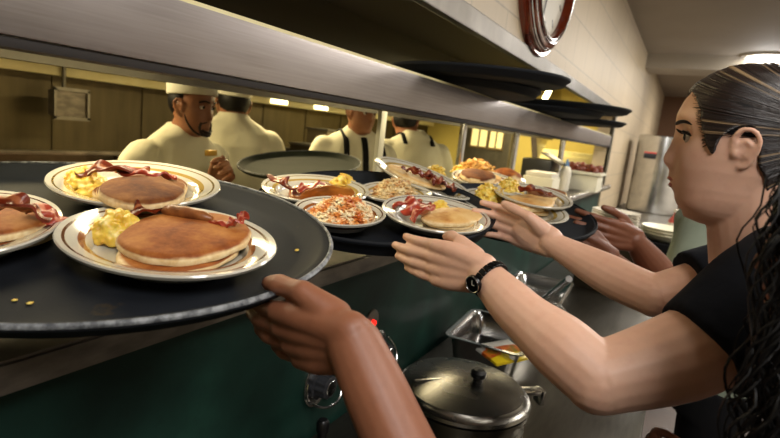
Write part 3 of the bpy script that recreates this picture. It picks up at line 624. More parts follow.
t = thing('paper_napkin_box', 'cream cardboard box beside the black machine', 'box', (cW.x, cW.y, ZC)); h = max(.05, cW.z - ZC + .04)
b = B(); box2(b, (-.10, -.09, 0), (.10, .09, h), .006); obj('box_body', b, 'light_cream_plastic', t); b = B(); box2(b, (-.09, -.08, h), (.09, .08, h + .03), .01); obj('napkins', b, 'dial_white', t)
cB = U(567, 165, 3.5)
t = thing('squeeze_bottle', 'pale squeeze bottle with blue cap at the far end of the pass', 'bottle', (cB.x, cB.y, ZC))
b = B(); lathe(b, [(.001, 0), (.035, 0), (.037, .12), (.03, .15), (.014, .165), (.001, .165)], 24); obj('bottle_body', b, 'dial_white', t)
simple('blue_cap', '#4a6a90', .4); b = B(); lathe(b, [(.016, .162), (.014, .18), (.005, .21), (.001, .21)], 20); obj('cap', b, 'blue_cap', t)
# sloping hood panel at the far kitchen end
cH = onX(545, 128, 5.6)
t = thing('kitchen_hood_panel', 'pale sloping duct hanging at the far end of the kitchen', 'duct', (5.6, cH.y, cH.z)); b = B(); box(b, (0, 0, .12), (.9, .06, .5), (R(0), R(-38), 0), .01); obj('duct_panel', b, 'polished_steel', t)
# shelves/equipment behind
t = thing('white_freezer_cabinet', 'cream cabinet against the far kitchen wall', 'cabinet', (6.5, 1.25, 0))
b = B(); box2(b, (-.3, -.35, 0), (.3, .35, 1.45), .01); obj('cabinet_body', b, 'cream_paint', t); b = B(); box2(b, (-.32, -.33, .1), (-.3, .33, 1.4), .005); dr = obj('door', b, 'cream_paint', t)
b = B(); cyl(b, (-.34, .25, .7), (-.34, .25, 1.1), .01); obj('handle', b, 'polished_steel', dr)
# cook line
t = thing('cook_line', 'dark steel cooking line along the kitchen back wall', 'cooking range', (2.2, 2.9, 0))
b = B(); box2(b, (-2.0, 2.55, 0), (6.9, 3.48, .98)); obj('range_body', b, 'hood_steel', t, world=True, smooth=False)
b = B(); box2(b, (-2.0, 2.50, .98), (6.9, 3.48, 1.02), .006); obj('range_top', b, 'dull_steel', t, world=True)
b = B(); box2(b, (-2.0, 2.44, .93), (6.9, 2.50, 1.0), .01); obj('front_ledge', b, 'polished_steel', t, world=True)
t = thing('exhaust_hood', 'long exhaust hood with lip coloured as if lit above the cook line', 'hood', (2.2, 3.0, 1.6))
b = B(); box2(b, (-2.1, 2.5, 1.92), (7.1, 3.49, 2.349)); obj('hood_body', b, 'dark_gap', t, world=True, smooth=False)
b = B(); box2(b, (-2.1, 3.36, 1.585), (7.1, 3.49, 1.64), .008); obj('lit_tone_lip', b, 'cream_paint', t, world=True)  # lit lower lip of the hood; its brightness is put into the cream colour
for x in (3.62, 4.25):
    b = B(); box2(b, (x, 3.352, 1.60), (x + .22, 3.36, 1.635)); obj('hood_lamp', b, 'lamp_warm', t, world=True, smooth=False)
# grill box
gc = onY(68, 160, 2.75)
t = thing('grill_station', 'dark open topped steel box with pale rim behind the plates', 'grill', (gc.x, gc.y, 1.02)); zt = gc.z - 1.02
b = B()
for a, c in (((-.42, -.25, 0), (.42, -.22, zt)), ((-.42, .22, 0), (.42, .25, zt)), ((-.42, -.22, 0), (-.39, .22, zt)), ((.39, -.22, 0), (.42, .22, zt)), ((-.39, -.22, 0), (.39, .22, .02))): box2(b, a, c)
obj('box_body', b, 'hood_steel', t, smooth=False)
b = B()
for a, c in (((-.44, -.27, zt), (.44, -.22, zt + .02)), ((-.44, .22, zt), (.44, .27, zt + .02))): box2(b, a, c, .004)
obj('pale_rim', b, 'stained_steel', t)
b = B(); box2(b, (-.38, -.2, zt - .08), (.38, .2, zt - .05)); obj('food_bed', b, 'fried_crust', t, smooth=False)
# eggs cooking on the griddle at left
gg_ = onZ(10, 178, 1.10)
t = thing('griddle_plate', 'flat dark griddle behind the left edge plate', 'griddle', (gg_.x - .1, gg_.y + .05, ZC)); gy = gg_.y
gp = onZ(12, 178, 1.215)
gp.y = 1.08; gp.x = onY(12, 178, 1.08).x; t.matrix_basis = Matrix.Translation((gp.x - .2, gp.y - .02, 1.244)); b = B(); box2(b, (-.35, -.09, .0065), (.30, .12, .022), .005); obj('griddle_top', b, 'black_plastic', t)
b = B(); box2(b, (-.35, -.10, .0065), (.30, -.09, .035), .004); obj('front_edge', b, 'dull_steel', t)
eggs(Matrix.Translation((gp.x - .05, gp.y, 1.244 + .022)), .07, .06, .016, 'pale yellow omelette cooking on the dark griddle at the left', 60, seed=15, r=.012, name='omelette', cat='omelette')
# hanging pan
hp = onY(62, 103, 3.36)
t = thing('hanging_pan', 'small square steel pan hanging on the kitchen back wall', 'pan', (hp.x, 3.36, hp.z))
b = B(); loft(b, [[V((x * .095 * s, -.10 + y * .0, z * .085 * s)) for x, z in ((-1, -1), (1, -1), (1, 1), (-1, 1))] for s, y in ((1, 0),)] + [[V((x * .085, 0, z * .075)) for x, z in ((-1, -1), (1, -1), (1, 1), (-1, 1))]]); obj('pan_body', b, 'stained_steel', t, smooth=False, bevel=.012)
b = B()
for a, c in (((-.105, -.115, .075), (.105, -.10, .095)), ((-.105, -.115, -.095), (.105, -.10, -.075)), ((-.105, -.115, -.09), (-.09, -.10, .09)), ((.09, -.115, -.09), (.105, -.10, .09))): box2(b, a, c)
obj('pan_rim', b, 'dull_steel', t, smooth=False)
b = B(); tube(b, [(0, -.02, .08), (0, -.02, .26)], .012, 10); obj('hanging_strap', b, 'dull_steel', t)
# boxes on the cook line, right of the second cook
for i, (px, py, w, h) in enumerate(((322, 146, .55, .13), (330, 131, .40, .12), (300, 150, .3, .12))):
    p = onY(px, py, 2.75 + .28 * i)
    t = thing('storage_bin', ('long low steel bin', 'upper dark steel bin', 'small dark steel bin')[i] + ' on the cook line between the cooks', 'bin', (p.x, p.y, 1.02)); hh = max(.1, p.z - 1.02)
    b = B(); box2(b, (-w / 2, -.12, 0), (w / 2, .12, hh), .008); obj('bin_body', b, 'box_cardboard' if i == 1 else 'hood_steel', t)
    b = B(); box2(b, (-w / 2 - .01, -.13, hh), (w / 2 + .01, .13, hh + .015), .003); obj('bin_lid', b, 'dull_steel', t)

# ================================================================== CLOCK
cc = V((2.146, d, 2.185)); Rc = .342
t = thing('wall_clock', 'round wall clock in stepped dark red wooden frame on the tile wall', 'clock', cc); mr = Matrix.Rotation(R(90), 4, 'X')
b = B(); lathe(b, [(Rc, 0), (Rc, .018), (Rc * .985, .024), (Rc * .95, .024), (Rc * .945, .034), (Rc * .90, .040), (Rc * .895, .050), (Rc * .85, .056), (Rc * .845, .062), (Rc * .79, .064), (Rc * .77, .050), (Rc * .77, .0)], 96); obj('clock_frame', b, 'clock_wood', t, mw=mr)
b = B(); lathe(b, [(.001, .03), (Rc * .775, .03), (Rc * .775, .026), (.001, .026)], 96); fc = obj('clock_face', b, 'dial_white', t, mw=mr)
b = B(); torus(b, (0, 0, .0645), Rc * .82, .003, seg=64); torus(b, (0, 0, .0505), Rc * .87, .003, seg=64); torus(b, (0, 0, .040), Rc * .92, .003, seg=64); obj('bright_ring', b, 'polished_steel', t, mw=mr)
for k_ in range(12):
    a = k_ * PI / 6; b = B(); box(b, (math.sin(a) * Rc * .66, math.cos(a) * Rc * .66, .0305), (.008, .035, .002), (0, 0, -a)); obj('hour_mark', b, 'black_plastic', fc, smooth=False)
for ln, a, w, nm in ((.15, R(250), .012, 'hour_hand'), (.23, R(195), .008, 'minute_hand')):
    b = B(); box(b, (math.sin(a) * ln / 2, math.cos(a) * ln / 2, .034), (w, ln, .002), (0, 0, -a)); obj(nm, b, 'black_plastic', fc, smooth=False)

# ================================================================== FAR END OF THE AISLE
# tall stainless dispenser cabinet
p0 = onX(636, 150, 6.3); p1_ = onX(690, 150, 6.3); yc = (p0.y + p1_.y) / 2; wy = abs(p0.y - p1_.y) / 2; zt = onX(650, 135, 6.3).z; zb = onX(640, 211, 6.3).z
t = thing('drink_dispenser', 'tall shiny stainless dispenser cabinet at the end of the aisle', 'dispenser', (6.3, yc, zb))
b = B(); rings = []
for z in (0, .01, zt - zb - .01, zt - zb):
    e = .01 if z in (0, zt - zb) else 0; rings.append([V((.05 - math.cos(a) * (.18 - e), math.sin(a) * (wy - e), z)) for a in np.linspace(-PI / 2, PI / 2, 24)] + [V((.5, wy - e, z)), V((.5, -wy + e, z))])
loft(b, rings); obj('cabinet_body', b, 'polished_steel', t)
b = B(); dp = onX(650, 156, 6.17); box(b, (-.14, dp.y - yc, dp.z - zb), (.02, .12, .055), (0, 0, R(18)), .003); ds = obj('display_panel', b, 'black_plastic', t)
b = B(); box(b, (-.152, dp.y - yc, dp.z - zb + .035), (.004, .12, .012), (0, 0, R(18))); obj('red_stripe', b, 'red_plastic', ds, smooth=False)
# lower cabinet the dispenser stands on
t = thing('back_counter', 'dark service counter at the end of the aisle', 'counter', (4.6, .0, 0))
b = B(); box2(b, (4.75, -.35, 0), (7.0, d - .01, zb - .05)); obj('counter_body', b, 'trouser_black', t, world=True, smooth=False)
b = B(); box2(b, (4.72, -.38, zb - .05), (7.02, d - .01, zb - .001), .006); obj('counter_top', b, 'dull_steel', t, world=True)
# stacked plates on the far table end
sp = U(611, 240, 2.7)
ps = []
nst = 12; z0 = ZT
for i in range(nst):
    k = B(); lathe(k, [(.001, 0), (.065, 0), (.075, .004), (.115, .014), (.118, .017), (.112, .017), (.072, .008), (.001, .006)], 40)
    z = onZ(612, 241, 0) if 0 else None
    o = obj('stacked_plate', k, 'plate_china', mw=Matrix.Translation((sp.x, sp.y, sp.z + i * .0125))); tag(o, ('bottom' if i == 0 else 'topmost' if i == nst - 1 else '') and (('bottom' if i == 0 else 'topmost') + ' white plate of the tall stack beyond the server hands') or 'white plate inside the tall stack beyond the server hands', 'plate', 'plates stacked beyond the server hands')
b = B(); box2(b, (sp.x - .13, sp.y - .13, ZT + .001), (sp.x + .13, sp.y + .13, sp.z - .002)); o = obj('plate_stand', b, 'hood_steel', smooth=False, mw=Matrix.Translation((sp.x, sp.y, 0)), world=True); tag(o, 'low dark stand carrying the stack of white plates', 'stand')
sb = V((sp.x + .45, sp.y - .33, 0)); sb = U(666, 236, 3.2)
for i in range(3):
    k = B(); lathe(k, [(.001, 0), (.09, 0), (.12, .02), (.15, .045), (.145, .048), (.11, .024), (.001, .006)], 40); o = obj('stacked_bowl', k, 'light_cream_plastic', mw=Matrix.Translation((sb.x, sb.y, sb.z - .03 + i * .018))); tag(o, ('bottom', 'middle', 'top')[i] + ' cream bowl of the short stack behind the grey shirt', 'bowl', 'cream bowls stacked')
b = B(); box2(b, (sb.x - .16, sb.y - .1, ZT + .001), (sb.x + .55, sb.y + .16, sb.z - .032)); o = obj('bowl_stand', b, 'trouser_black', smooth=False, mw=Matrix.Translation((sb.x, sb.y, 0)), world=True); tag(o, 'dark stand under the short stack of cream bowls', 'stand')
rb = U(676, 214, 3.45)
simple('red_sauce', '#a0141a', .3)
rb.x = sb.x + .4; t = thing('ketchup_bottle', 'red bottle with pale label behind the cream bowls', 'bottle', (rb.x, rb.y, sb.z - .031)); b = B(); lathe(b, [(.001, 0), (.035, 0), (.038, .02), (.038, .09), (.014, .13), (.014, .15), (.001, .15)], 24); obj('bottle_body', b, 'red_sauce', t)
b = B(); lathe(b, [(.0385, .03), (.0392, .032), (.0392, .075), (.0385, .077)], 24); obj('bottle_label', b, 'dial_white', t); b = B(); lathe(b, [(.015, .148), (.015, .17), (.001, .172)], 20); obj('cap', b, 'dial_white', t)
# recessed ceiling light
rl = onZ(770, 56, 2.62)
t = thing('ceiling_light', 'round white recessed light in the aisle ceiling', 'ceiling light', (rl.x, rl.y, 2.62))
b = B(); lathe(b, [(.20, -.001), (.26, -.001), (.25, -.02), (.21, -.028), (.20, -.02)], 48); obj('trim_ring', b, 'beam_paint', t)
b = B(); lathe(b, [(.001, -.012), (.2, -.012), (.2, -.003), (.001, -.003)], 48); obj('diffuser', b, 'lamp_white', t)

# ================================================================== PEOPLE
def head(bm, prof, c, yaw, k=1.0, n=64):
    """profile loft: prof = list of (z, y_front, y_back, halfwidth, nose, lip) local, face to +Y"""
    m = Matrix.Translation(c) @ Matrix.Rotation(yaw, 4, 'Z') @ Matrix.Diagonal((k, k, k, 1)); rings = []
    for (z, yf, yb, w, ns, lp) in prof:
        yc_ = yb * .45 + yf * .55 if yf > yb else yf; ring = []
        yc_ = -.055 if yb < -.07 and yf > -.03 else (yf + yb) / 2
        for i in range(n):
            th = 2 * PI * i / n; s, cth = math.sin(th), math.cos(th)
            x = w * math.copysign(abs(s) ** .92, s)
            if cth > 0: y = yc_ + (yf - yc_) * cth ** .80
            else: y = yc_ + (yc_ - yb) * cth
            if cth > 0:
                y += ns * math.exp(-(x / .0105) ** 2) + lp * math.exp(-(x / .019) ** 2)
                # eye sockets
                y -= .009 * math.exp(-((abs(x) - .031) / .014) ** 2 - ((z - .0) / .011) ** 2)
                y += .003 * math.exp(-((abs(x) - .042) / .016) ** 2 - ((z + .036) / .014) ** 2)
            ring.append(m @ V((x, y, z)))
        rings.append(ring)
    loft(bm, rings)
# generic profile, z relative to the eyes, y relative to the head axis plane
PROF = [(-.118, -.030, -.070, .022, 0, 0), (-.112, -.010, -.085, .034, 0, 0), (-.104, .006, -.092, .043, 0, 0), (-.096, .009, -.096, .049, 0, 0), (-.088, .006, -.10, .053, 0, .000),
        (-.081, .006, -.104, .056, 0, .008), (-.074, .008, -.108, .058, 0, .009), (-.069, .009, -.11, .060, 0, .005), (-.064, .010, -.113, .061, 0, .009), (-.057, .011, -.118, .063, .002, .005), (-.050, .012, -.122, .065, .010, 0),
        (-.044, .012, -.126, .067, .020, 0), (-.037, .012, -.130, .068, .020, 0), (-.028, .013, -.134, .070, .015, 0), (-.018, .014, -.138, .071, .011, 0), (-.008, .014, -.142, .0715, .008, 0), (.002, .015, -.145, .072, .006, 0),
        (.012, .018, -.147, .0725, .004, 0), (.022, .021, -.149, .073, .001, 0), (.035, .020, -.150, .073, 0, 0), (.05, .016, -.148, .072, 0, 0), (.066, .007, -.142, .067, 0, 0), (.08, -.008, -.130, .056, 0, 0), (.09, -.026, -.11, .040, 0, 0), (.096, -.045, -.088, .018, 0, 0)]
def ear(bm, c, yaw, side, k=1.0, tilt=0.):
    m = Matrix.Translation(c) @ Matrix.Rotation(yaw, 4, 'Z') @ Matrix.Rotation(R(-12 + tilt), 4, 'X'); s = side
    pts = [V((s * .004, .010, -.014)), V((s * .007, .012, .006)), V((s * .012, .008, .024)), V((s * .016, -.006, .031)), V((s * .018, -.018, .024)), V((s * .017, -.022, .008)), V((s * .012, -.016, -.010)), V((s * .007, -.004, -.026)), V((s * .004, .006, -.028))]
    tube(bm, [m @ (p * k) for p in spline(pts, 28)], .0042 * k, 8)
    ball(bm, m @ (V((s * .006, -.006, .002)) * k), (.004, .014 * k, .023 * k), (Matrix.Rotation(yaw, 3, 'Z') @ Matrix.Rotation(R(-12 + tilt), 3, 'X')), 12)
    tube(bm, [m @ (p * k) for p in spline([V((s * .009, .008, .002)), V((s * .013, -.004, .012)), V((s * .013, -.012, .002)), V((s * .010, -.004, -.012))], 14)], .0032 * k, 7)
    ball(bm, m @ (V((s * .008, .010, -.004)) * k), (.005, .005, .008), None, 8)
def hand(bm, W, X, Y, Z, s=1.0, curl=((.3, .35, .25),) * 4, thumb=((.35, .85, .1), (.45, .6, .15), (.6, .4, .1)), spread=.06, palmdir=1):
    """W wrist, X towards fingers, Y thumb side, Z back of the hand"""
    X, Y, Z = X.normalized(), (Y - X * Y.dot(X)).normalized(), None or Z
    Z = (Z - X * Z.dot(X) - Y * Z.dot(Y)).normalized(); L = lambda x, y, z: W + (X * x + Y * y + Z * z) * s
    ks = [(.090, .030), (.094, .010), (.089, -.010), (.081, -.028)]; ln = [(.043, .026, .021), (.047, .030, .022), (.043, .028, .021), (.034, .021, .019)]; rr = [.0093, .0095, .0090, .0080]
    for i, (kx, ky) in enumerate(ks):
        limb(bm, [L(-.005, ky * .45, 0), L(.045, ky * .85, .003), L(kx, ky, .001)], [.020 * s, .0155 * s, .0118 * s], 14)
        a = 0; p = L(kx, ky, 0); pts = [p]; sp_ = (1.5 - i) * spread; c_ = curl[i]
        for j in range(3):
            a += c_[j]; dr = X * math.cos(a) * math.cos(sp_) + Y * math.sin(sp_) - Z * math.sin(a); p = p + dr.normalized() * ln[i][j] * s; pts.append(p)
        r = rr[i] * s
        for j in range(3):
            tube(bm, [pts[j], pts[j] * .5 + pts[j + 1] * .5, pts[j + 1]], [r * (1.12 - .1 * j), r * (1.0 - .1 * j), r * (1.02 - .12 * j)], 12)
        for j in range(4): ball(bm, pts[j], r * (1.12 - .11 * j), seg=12)
    ball(bm, L(.045, .0, -.006), (.046 * s, .034 * s, .013 * s), Matrix((X, Y, Z)).transposed(), 16)
    # thumb: leaves the side of the palm near its base
    p = L(.018, .022, -.008); pts = [p]; tl = (.042, .034, .028)
    for j in range(3):
        q = thumb[j]; dr = (X * q[0] + Y * q[1] - Z * q[2]).normalized(); p = p + dr * tl[j] * s; pts.append(p)
    limb(bm, [pts[0], pts[1]], [.0185 * s, .0128 * s], 14)
    for j in (1, 2): tube(bm, [pts[j], (pts[j] + pts[j + 1]) / 2, pts[j + 1]], [.0118 * s, .0105 * s, (.0112 if j == 1 else .0082) * s], 12)
    ball(bm, pts[1], .0122 * s, seg=12); ball(bm, pts[2], .0112 * s, seg=12); ball(bm, pts[3], .0083 * s, seg=12)
    ball(bm, L(.022, .018, -.010), (.026 * s, .016 * s, .013 * s), Matrix((X, Y, Z)).transposed(), 14)
    return pts

# ------------------------------------------------------------------ the woman with the watch
xs = .86; eye = onX(682, 136, xs); HC = V((xs, eye.y - .011, eye.z))
def pf(px, py): q = onX(px, py, xs); return q.y - HC.y, q.z - HC.z
sil = [(690, 93), (683, 103), (677, 114), (675.5, 122), (675, 129), (673, 137), (669, 146), (664, 154), (661.5, 159), (663.5, 164), (668.5, 168), (668.5, 172.5), (667.5, 177), (670, 180.5), (669, 184), (671, 188), (674, 191.5), (674, 198), (677, 205), (683, 211), (694, 217)]
S_ = [pf(*p) for p in sil]                                     # (y, z)
zz = np.array([s[1] for s in S_])[::-1]; yy = np.array([s[0] for s in S_])[::-1]
pr = []
for (z, yf, yb, w, ns, lp) in PROF:
    if zz[0] <= z <= zz[-1]:
        yp = float(np.interp(z, zz, yy))
        if ns > .0015 or lp > 0:
            base = {True: min(yp, yf)}[True]
            tot = yp - base
            if ns >= lp: ns2, lp2 = tot, 0
            else: ns2, lp2 = 0, tot
            pr.append((z, base, yb, w, ns2, lp2))
        else: pr.append((z, yp, yb, w, 0, 0))
    else: pr.append((z, yf, yb, w, ns, lp))
# finer rings through the mouth and nose
fine = []
for a, c in zip(pr, pr[1:]):
    fine.append(a)
    if -.11 < a[0] < .03:
        zm = (a[0] + c[0]) / 2; m_ = [(u + v) / 2 for u, v in zip(a, c)]
        yp = float(np.interp(zm, zz, yy)); tot = m_[1] + m_[4] + m_[5]; df = yp - tot
        if m_[4] >= m_[5] and m_[4] > .001: m_[4] += df
        elif m_[5] > .001: m_[5] += df
        else: m_[1] += df
        fine.append(tuple(m_))
fine.append(pr[-1])
wo = thing('person', 'woman in black t-shirt with pulled back streaked hair and black watch, reaching to a tray', 'person', (.9, -.3, 0))
bm_ = B(); head(bm_, fine, HC, 0)
ec = onX(742, 150, xs - .068); ear(bm_, V((xs - .067, ec.y, ec.z)), 0, -1, .80, 0); ear(bm_, V((xs + .067, ec.y, ec.z)), 0, 1, .80, 0)
limb(bm_, [(xs, -.075, HC.z - .035), (xs, -.085, HC.z - .11), (xs + .005, -.115, HC.z - .20), (xs + .01, -.15, HC.z - .27)], [.058, .050, .056, .075], 24)
shL = U(770, 302, .62); elL = U(598, 379, .615); wrL = U(484, 274, .745)
shR = V((1.06, -.14, 1.33)); elR = U(655, 296, .90); wrR = U(551, 243, 1.03)
limb(bm_, [shL, U(690, 352, .615), elL], [.062, .052, .042]); limb(bm_, [elL, U(565, 350, .635), U(520, 312, .69), wrL], [.0405, .041, .033, .0245])
limb(bm_, [shR, (shR + elR) / 2, elR], [.052, .045, .038]); limb(bm_, [elR, elR * .65 + wrR * .35 + V((0, 0, -.004)), wrR], [.037, .038, .0235])
# hands
tL = U(388, 252, .84); XL = (tL - wrL).normalized(); BL = (C0 - wrL).normalized(); YL = V((0, 0, 1))
BLz = (BL + V((0, 0, -.25))).normalized()
hand(bm_, wrL + XL * .004, XL, YL, BLz, .90, curl=((.25, .25, .15), (.15, .2, .15), (.12, .2, .15), (.10, .2, .15)), thumb=((.85, .42, .3), (.8, .05, .65), (.8, -.2, .7)), spread=-.025)
XR = (U(497, 220, 1.12) - wrR).normalized(); BR = -(C0 - wrR).normalized() + V((0, 0, -.55))
hand(bm_, wrR + XR * .004, XR, V((0, 0, 1)), BR, .93, curl=((.10, .35, .3), (.2, .4, .35), (.25, .45, .35), (.3, .5, .35)), thumb=((.8, .5, .5), (.9, .15, .15), (.9, .1, .1)), spread=.02)
body_low = B()
body = obj('body', bm_, 'skin_fair', wo, world=True, remesh=.0026, sm=3)
# t-shirt and trousers
b = B()
def ell(c, rx, ry, n=28, yaw=0): return [V(c) + Matrix.Rotation(yaw, 3, 'Z') @ V((math.cos(2 * PI * k / n) * rx, math.sin(2 * PI * k / n) * ry, 0)) for k in range(n)]
chest = [((.92, -.40, .80), .155, .115), ((.92, -.37, .95), .15, .11), ((.915, -.31, 1.08), .158, .115), ((.905, -.245, 1.20), .175, .12), ((.895, -.20, 1.29), .178, .105), ((.885, -.175, 1.35), .15, .085), ((.875, -.155, 1.385), .095, .072), ((.872, -.14, 1.40), .066, .062)]
loft(b, [ell(c, rx, ry) for c, rx, ry in chest])
hmL = U(705, 352, .615); tube(b, spline([shL + V((.05, -.03, .015)), shL, hmL], 10), [.085, .083, .081, .079, .077, .075, .073, .071, .069, .068, .067], 28)
ball(b, shL + V((.02, -.015, .005)), .082, seg=24)
hmR = shR * .34 + elR * .66; tube(b, spline([shR + V((-.05, -.03, .01)), shR, hmR], 8), [.078, .076, .074, .071, .069, .067, .066, .065, .064], 24); ball(b, shR, .076, seg=20)
for v in b.verts: v.co += V((noise.noise(v.co * 11), noise.noise(v.co * 11 + V((5, 0, 0))), noise.noise(v.co * 11 + V((0, 9, 0))))) * .006
obj('t_shirt', b, 'black_cotton', wo, world=True, remesh=.006, sm=3)
b = B(); loft(b, [ell((.92, -.40, .84), .16, .12), ell((.92, -.41, .70), .17, .13), ell((.92, -.41, .62), .165, .125)])
for s in (-1, 1): limb(b, [(.92 + s * .08, -.41, .68), (.92 + s * .09, -.40, .40), (.92 + s * .09, -.42, .06)], [.09, .065, .05])
obj('trousers', b, 'trouser_black', wo, world=True, remesh=.012, sm=3)
for s in (-1, 1):
    b = B(); ball(b, (.92 + s * .09, -.38, .045), (.045, .12, .045)); obj('shoe', b, 'black_plastic', wo, world=True)
# eyes
for s in (-1, 1):
    ce = V((xs + s * .031, HC.y - .0035, HC.z - .001))
    b = B(); ball(b, ce, .0120, seg=24); e = obj('eye', b, 'eye_shade', wo, world=True)
    b = B(); ball(b, ce + V((-.002, .0088, -.001)), (.0056, .0040, .0056), seg=16); obj('iris', b, 'iris_dark', e, world=True)
    b = B(); pts = [ce + V((s * .014, .001, .0005)), ce + V((s * .009, .0108, .0045)), ce + V((0, .0142, .0058)), ce + V((-s * .009, .0120, .003))]; tube(b, spline(pts, 14), [.0011, .0013, .0016, .0018, .002, .002, .002, .002, .002, .0019, .0018, .0016, .0014, .0012, .001], 7)
    for q in range(13):
        f = q / 12; p = spline(pts, 12)[q]; tube(b, [p, p + V((s * .001 + s * .004 * (1 - f), .004, .0005)), p + V((s * .003 + s * .006 * (1 - f), .0085, .0028))], [.0007, .0005, .0002], 5)
    obj('upper_lashes', b, 'hair_black', wo, world=True)
    b = B(); pts = [ce + V((s * .021, -.002, .013)), ce + V((s * .012, .012, .0185)), ce + V((0, .0205, .018)), ce + V((-s * .014, .0240, .0150))]; P = spline(pts, 16); tube(b, P, [.0014 + .0032 * math.sin(PI * min(1, (i + 3) / 19)) for i in range(17)], 8, flat=.5); obj('eyebrow', b, 'hair_black', wo, world=True)
# lips (slight colour)
simple('lip_rose', '#a9584c', .4)
zlip = -.0665
def lipcurve(dz, z0, off):
    pts = []
    for x in np.linspace(-.019, .019, 9): pts.append(V((xs + x, HC.y + float(np.interp(z0, zz, yy)) - off - 26 * x * x * .8, HC.z + z0 - dz * (x / .019) ** 2)))
    return pts
def hl(z): return float(np.interp(z, zz, yy))
zl_up = S_[12][1]; zl_lo = S_[14][1]
b = B(); tube(b, lipcurve(.002, zl_up - .0005, .0022), [.001, .0022, .003, .0034, .0032, .0034, .003, .0022, .001], 8); tube(b, lipcurve(-.002, zl_lo - .0005, .0026), [.001, .0024, .0034, .004, .0042, .004, .0034, .0024, .001], 8); obj('lips', b, 'lip_rose', wo, world=True)
# hair: drawn back from the hairline to a tail
def pfs(px, py): q = onX(px, py, xs - .070 * max(0, min(1, (px - 688) / 16))); return q.y - HC.y, q.z - HC.z
FACE = [pfs(*p) for p in ((690, 92), (696, 99), (700, 110), (701, 122), (703, 134), (706, 144), (709, 152), (713, 160), (716, 152), (719, 142), (727, 133), (742, 127), (754, 133), (757, 150), (757, 166), (764, 176), (768, 196), (770, 260))]
FACE = FACE + [(FACE[-1][0], -.5), (.3, -.5), (.3, FACE[0][1])]
def inface(y, z):
    c_ = False; n_ = len(FACE)
    for i_ in range(n_):
        (y0, z0), (y1, z1) = FACE[i_], FACE[(i_ + 1) % n_]
        if (z0 > z) != (z1 > z) and y < (y1 - y0) * (z - z0) / (z1 - z0) + y0: c_ = not c_
    return c_
tail = V((0, -.175, .012))
def hflow(w_):                                                   # strand coordinate round the tail
    a_ = math.atan2(w_.z - tail.z, max(.02, w_.y - tail.y)); return a_ + .9 * abs(w_.x) * (1 if w_.x < 0 else -1.1) 
zz2 = [p[0] for p in PROF]
dense = []
for z in np.linspace(-.115, .096, 96): dense.append((float(z),) + tuple(float(np.interp(z, [q[0] for q in fine], [q[i_] for q in fine])) for i_ in range(1, 6)))
dense = [(z, yf, yb, w, 0, 0) for z, yf, yb, w, ns, lp in dense]
def hair_shell(grow):
    b_ = B(); head(b_, dense, V((0, 0, 0)), 0, n=200); c_ = V((0, -.062, .01))
    for v in b_.verts: v.co = c_ + (v.co - c_) * grow
    kill = [v for v in b_.verts if inface(v.co.y, v.co.z) or v.co.z < -.105]
    bmesh.ops.delete(b_, geom=kill, context='VERTS')
    for _ in range(4):
        bv = [v for v in b_.verts if v.is_boundary]; new = {v: sum((e.other_vert(v).co for e in v.link_edges if e.is_boundary), V((0, 0, 0))) / max(1, sum(e.is_boundary for e in v.link_edges)) for v in bv}
        for v in bv: v.co = v.co * .4 + new[v] * .6
    for v in b_.verts:
        hf_ = hflow(v.co); v.co += (v.co - c_).normalized() * (.0022 * noise.noise(V((hf_ * 16, v.co.x * 3, 0))) + .0014 * noise.noise(V((hf_ * 60, 0, 0))) + .002)
    return b_
b = hair_shell(1.035)
for v in b.verts: v.co += HC
hair = obj('hair', b, 'hair_streaked', wo, world=True, radfn=lambda co: hflow(wm(wo) @ co - HC) * .42)
so = hair.modifiers.new('t', 'SOLIDIFY'); so.thickness = .004; so.offset = -1
hair.data.update()
# loose strands softening the hairline and sideburn
b = B(); rnd = random.Random(3); hedge = []
for i_ in range(12):
    (y0, z0), (y1, z1) = FACE[i_], FACE[i_ + 1]
    for q in range(34 if i_ < 5 else 0):
        f = rnd.random(); hedge.append((y0 + (y1 - y0) * f - rnd.random() * .006, z0 + (z1 - z0) * f, .35 if i_ < 4 else .07))
def xskin(y, z):
    yf, yb, w = (float(np.interp(z, [q[0] for q in fine], [q[i_] for q in fine])) for i_ in (1, 2, 3)); yc_ = -.055
    t_ = (y - yc_) / ((yf - yc_) if y > yc_ else (yc_ - yb)); t_ = min(.999, abs(t_)); c_ = t_ ** (1 / .8) if y > yc_ else t_
    return w * (1 - c_ * c_) ** .46
for y, z, hl_ in hedge:
    for sd in (-1, 1):
        y0 = y + rnd.uniform(.001, .007); z0 = z - rnd.uniform(-.003, .004); pts = []
        for j in range(5):
            f = j / 4; yy_ = y0 + (tail.y - y0) * f * hl_; zz_ = z0 + (tail.z - z0) * f * hl_ + .003 * math.sin(f * 3 + y * 300); pts.append(HC + V((sd * (xskin(yy_, zz_) * (1.0 + .045 * f) + .0007), yy_, zz_)))
        tube(b, spline(pts, 8), [.0002, .0003, .0004, .0005, .0005, .0005, .0005, .0005, .0003], 4)
obj('hair_strand', b, 'hair_black', hair, world=True, kind='stuff')
b = B(); limb(b, [(xs, HC.y - .150, HC.z + .01), (xs, HC.y - .175, HC.z + .012), (xs + .0, HC.y - .21, HC.z - .02), (xs, HC.y - .215, HC.z - .12)], [.035, .04, .036, .015]); obj('pony_tail', b, 'hair_streaked', hair, world=True, radfn=lambda co: (math.atan2(co.x, co.z) / PI) * .5 + .5)
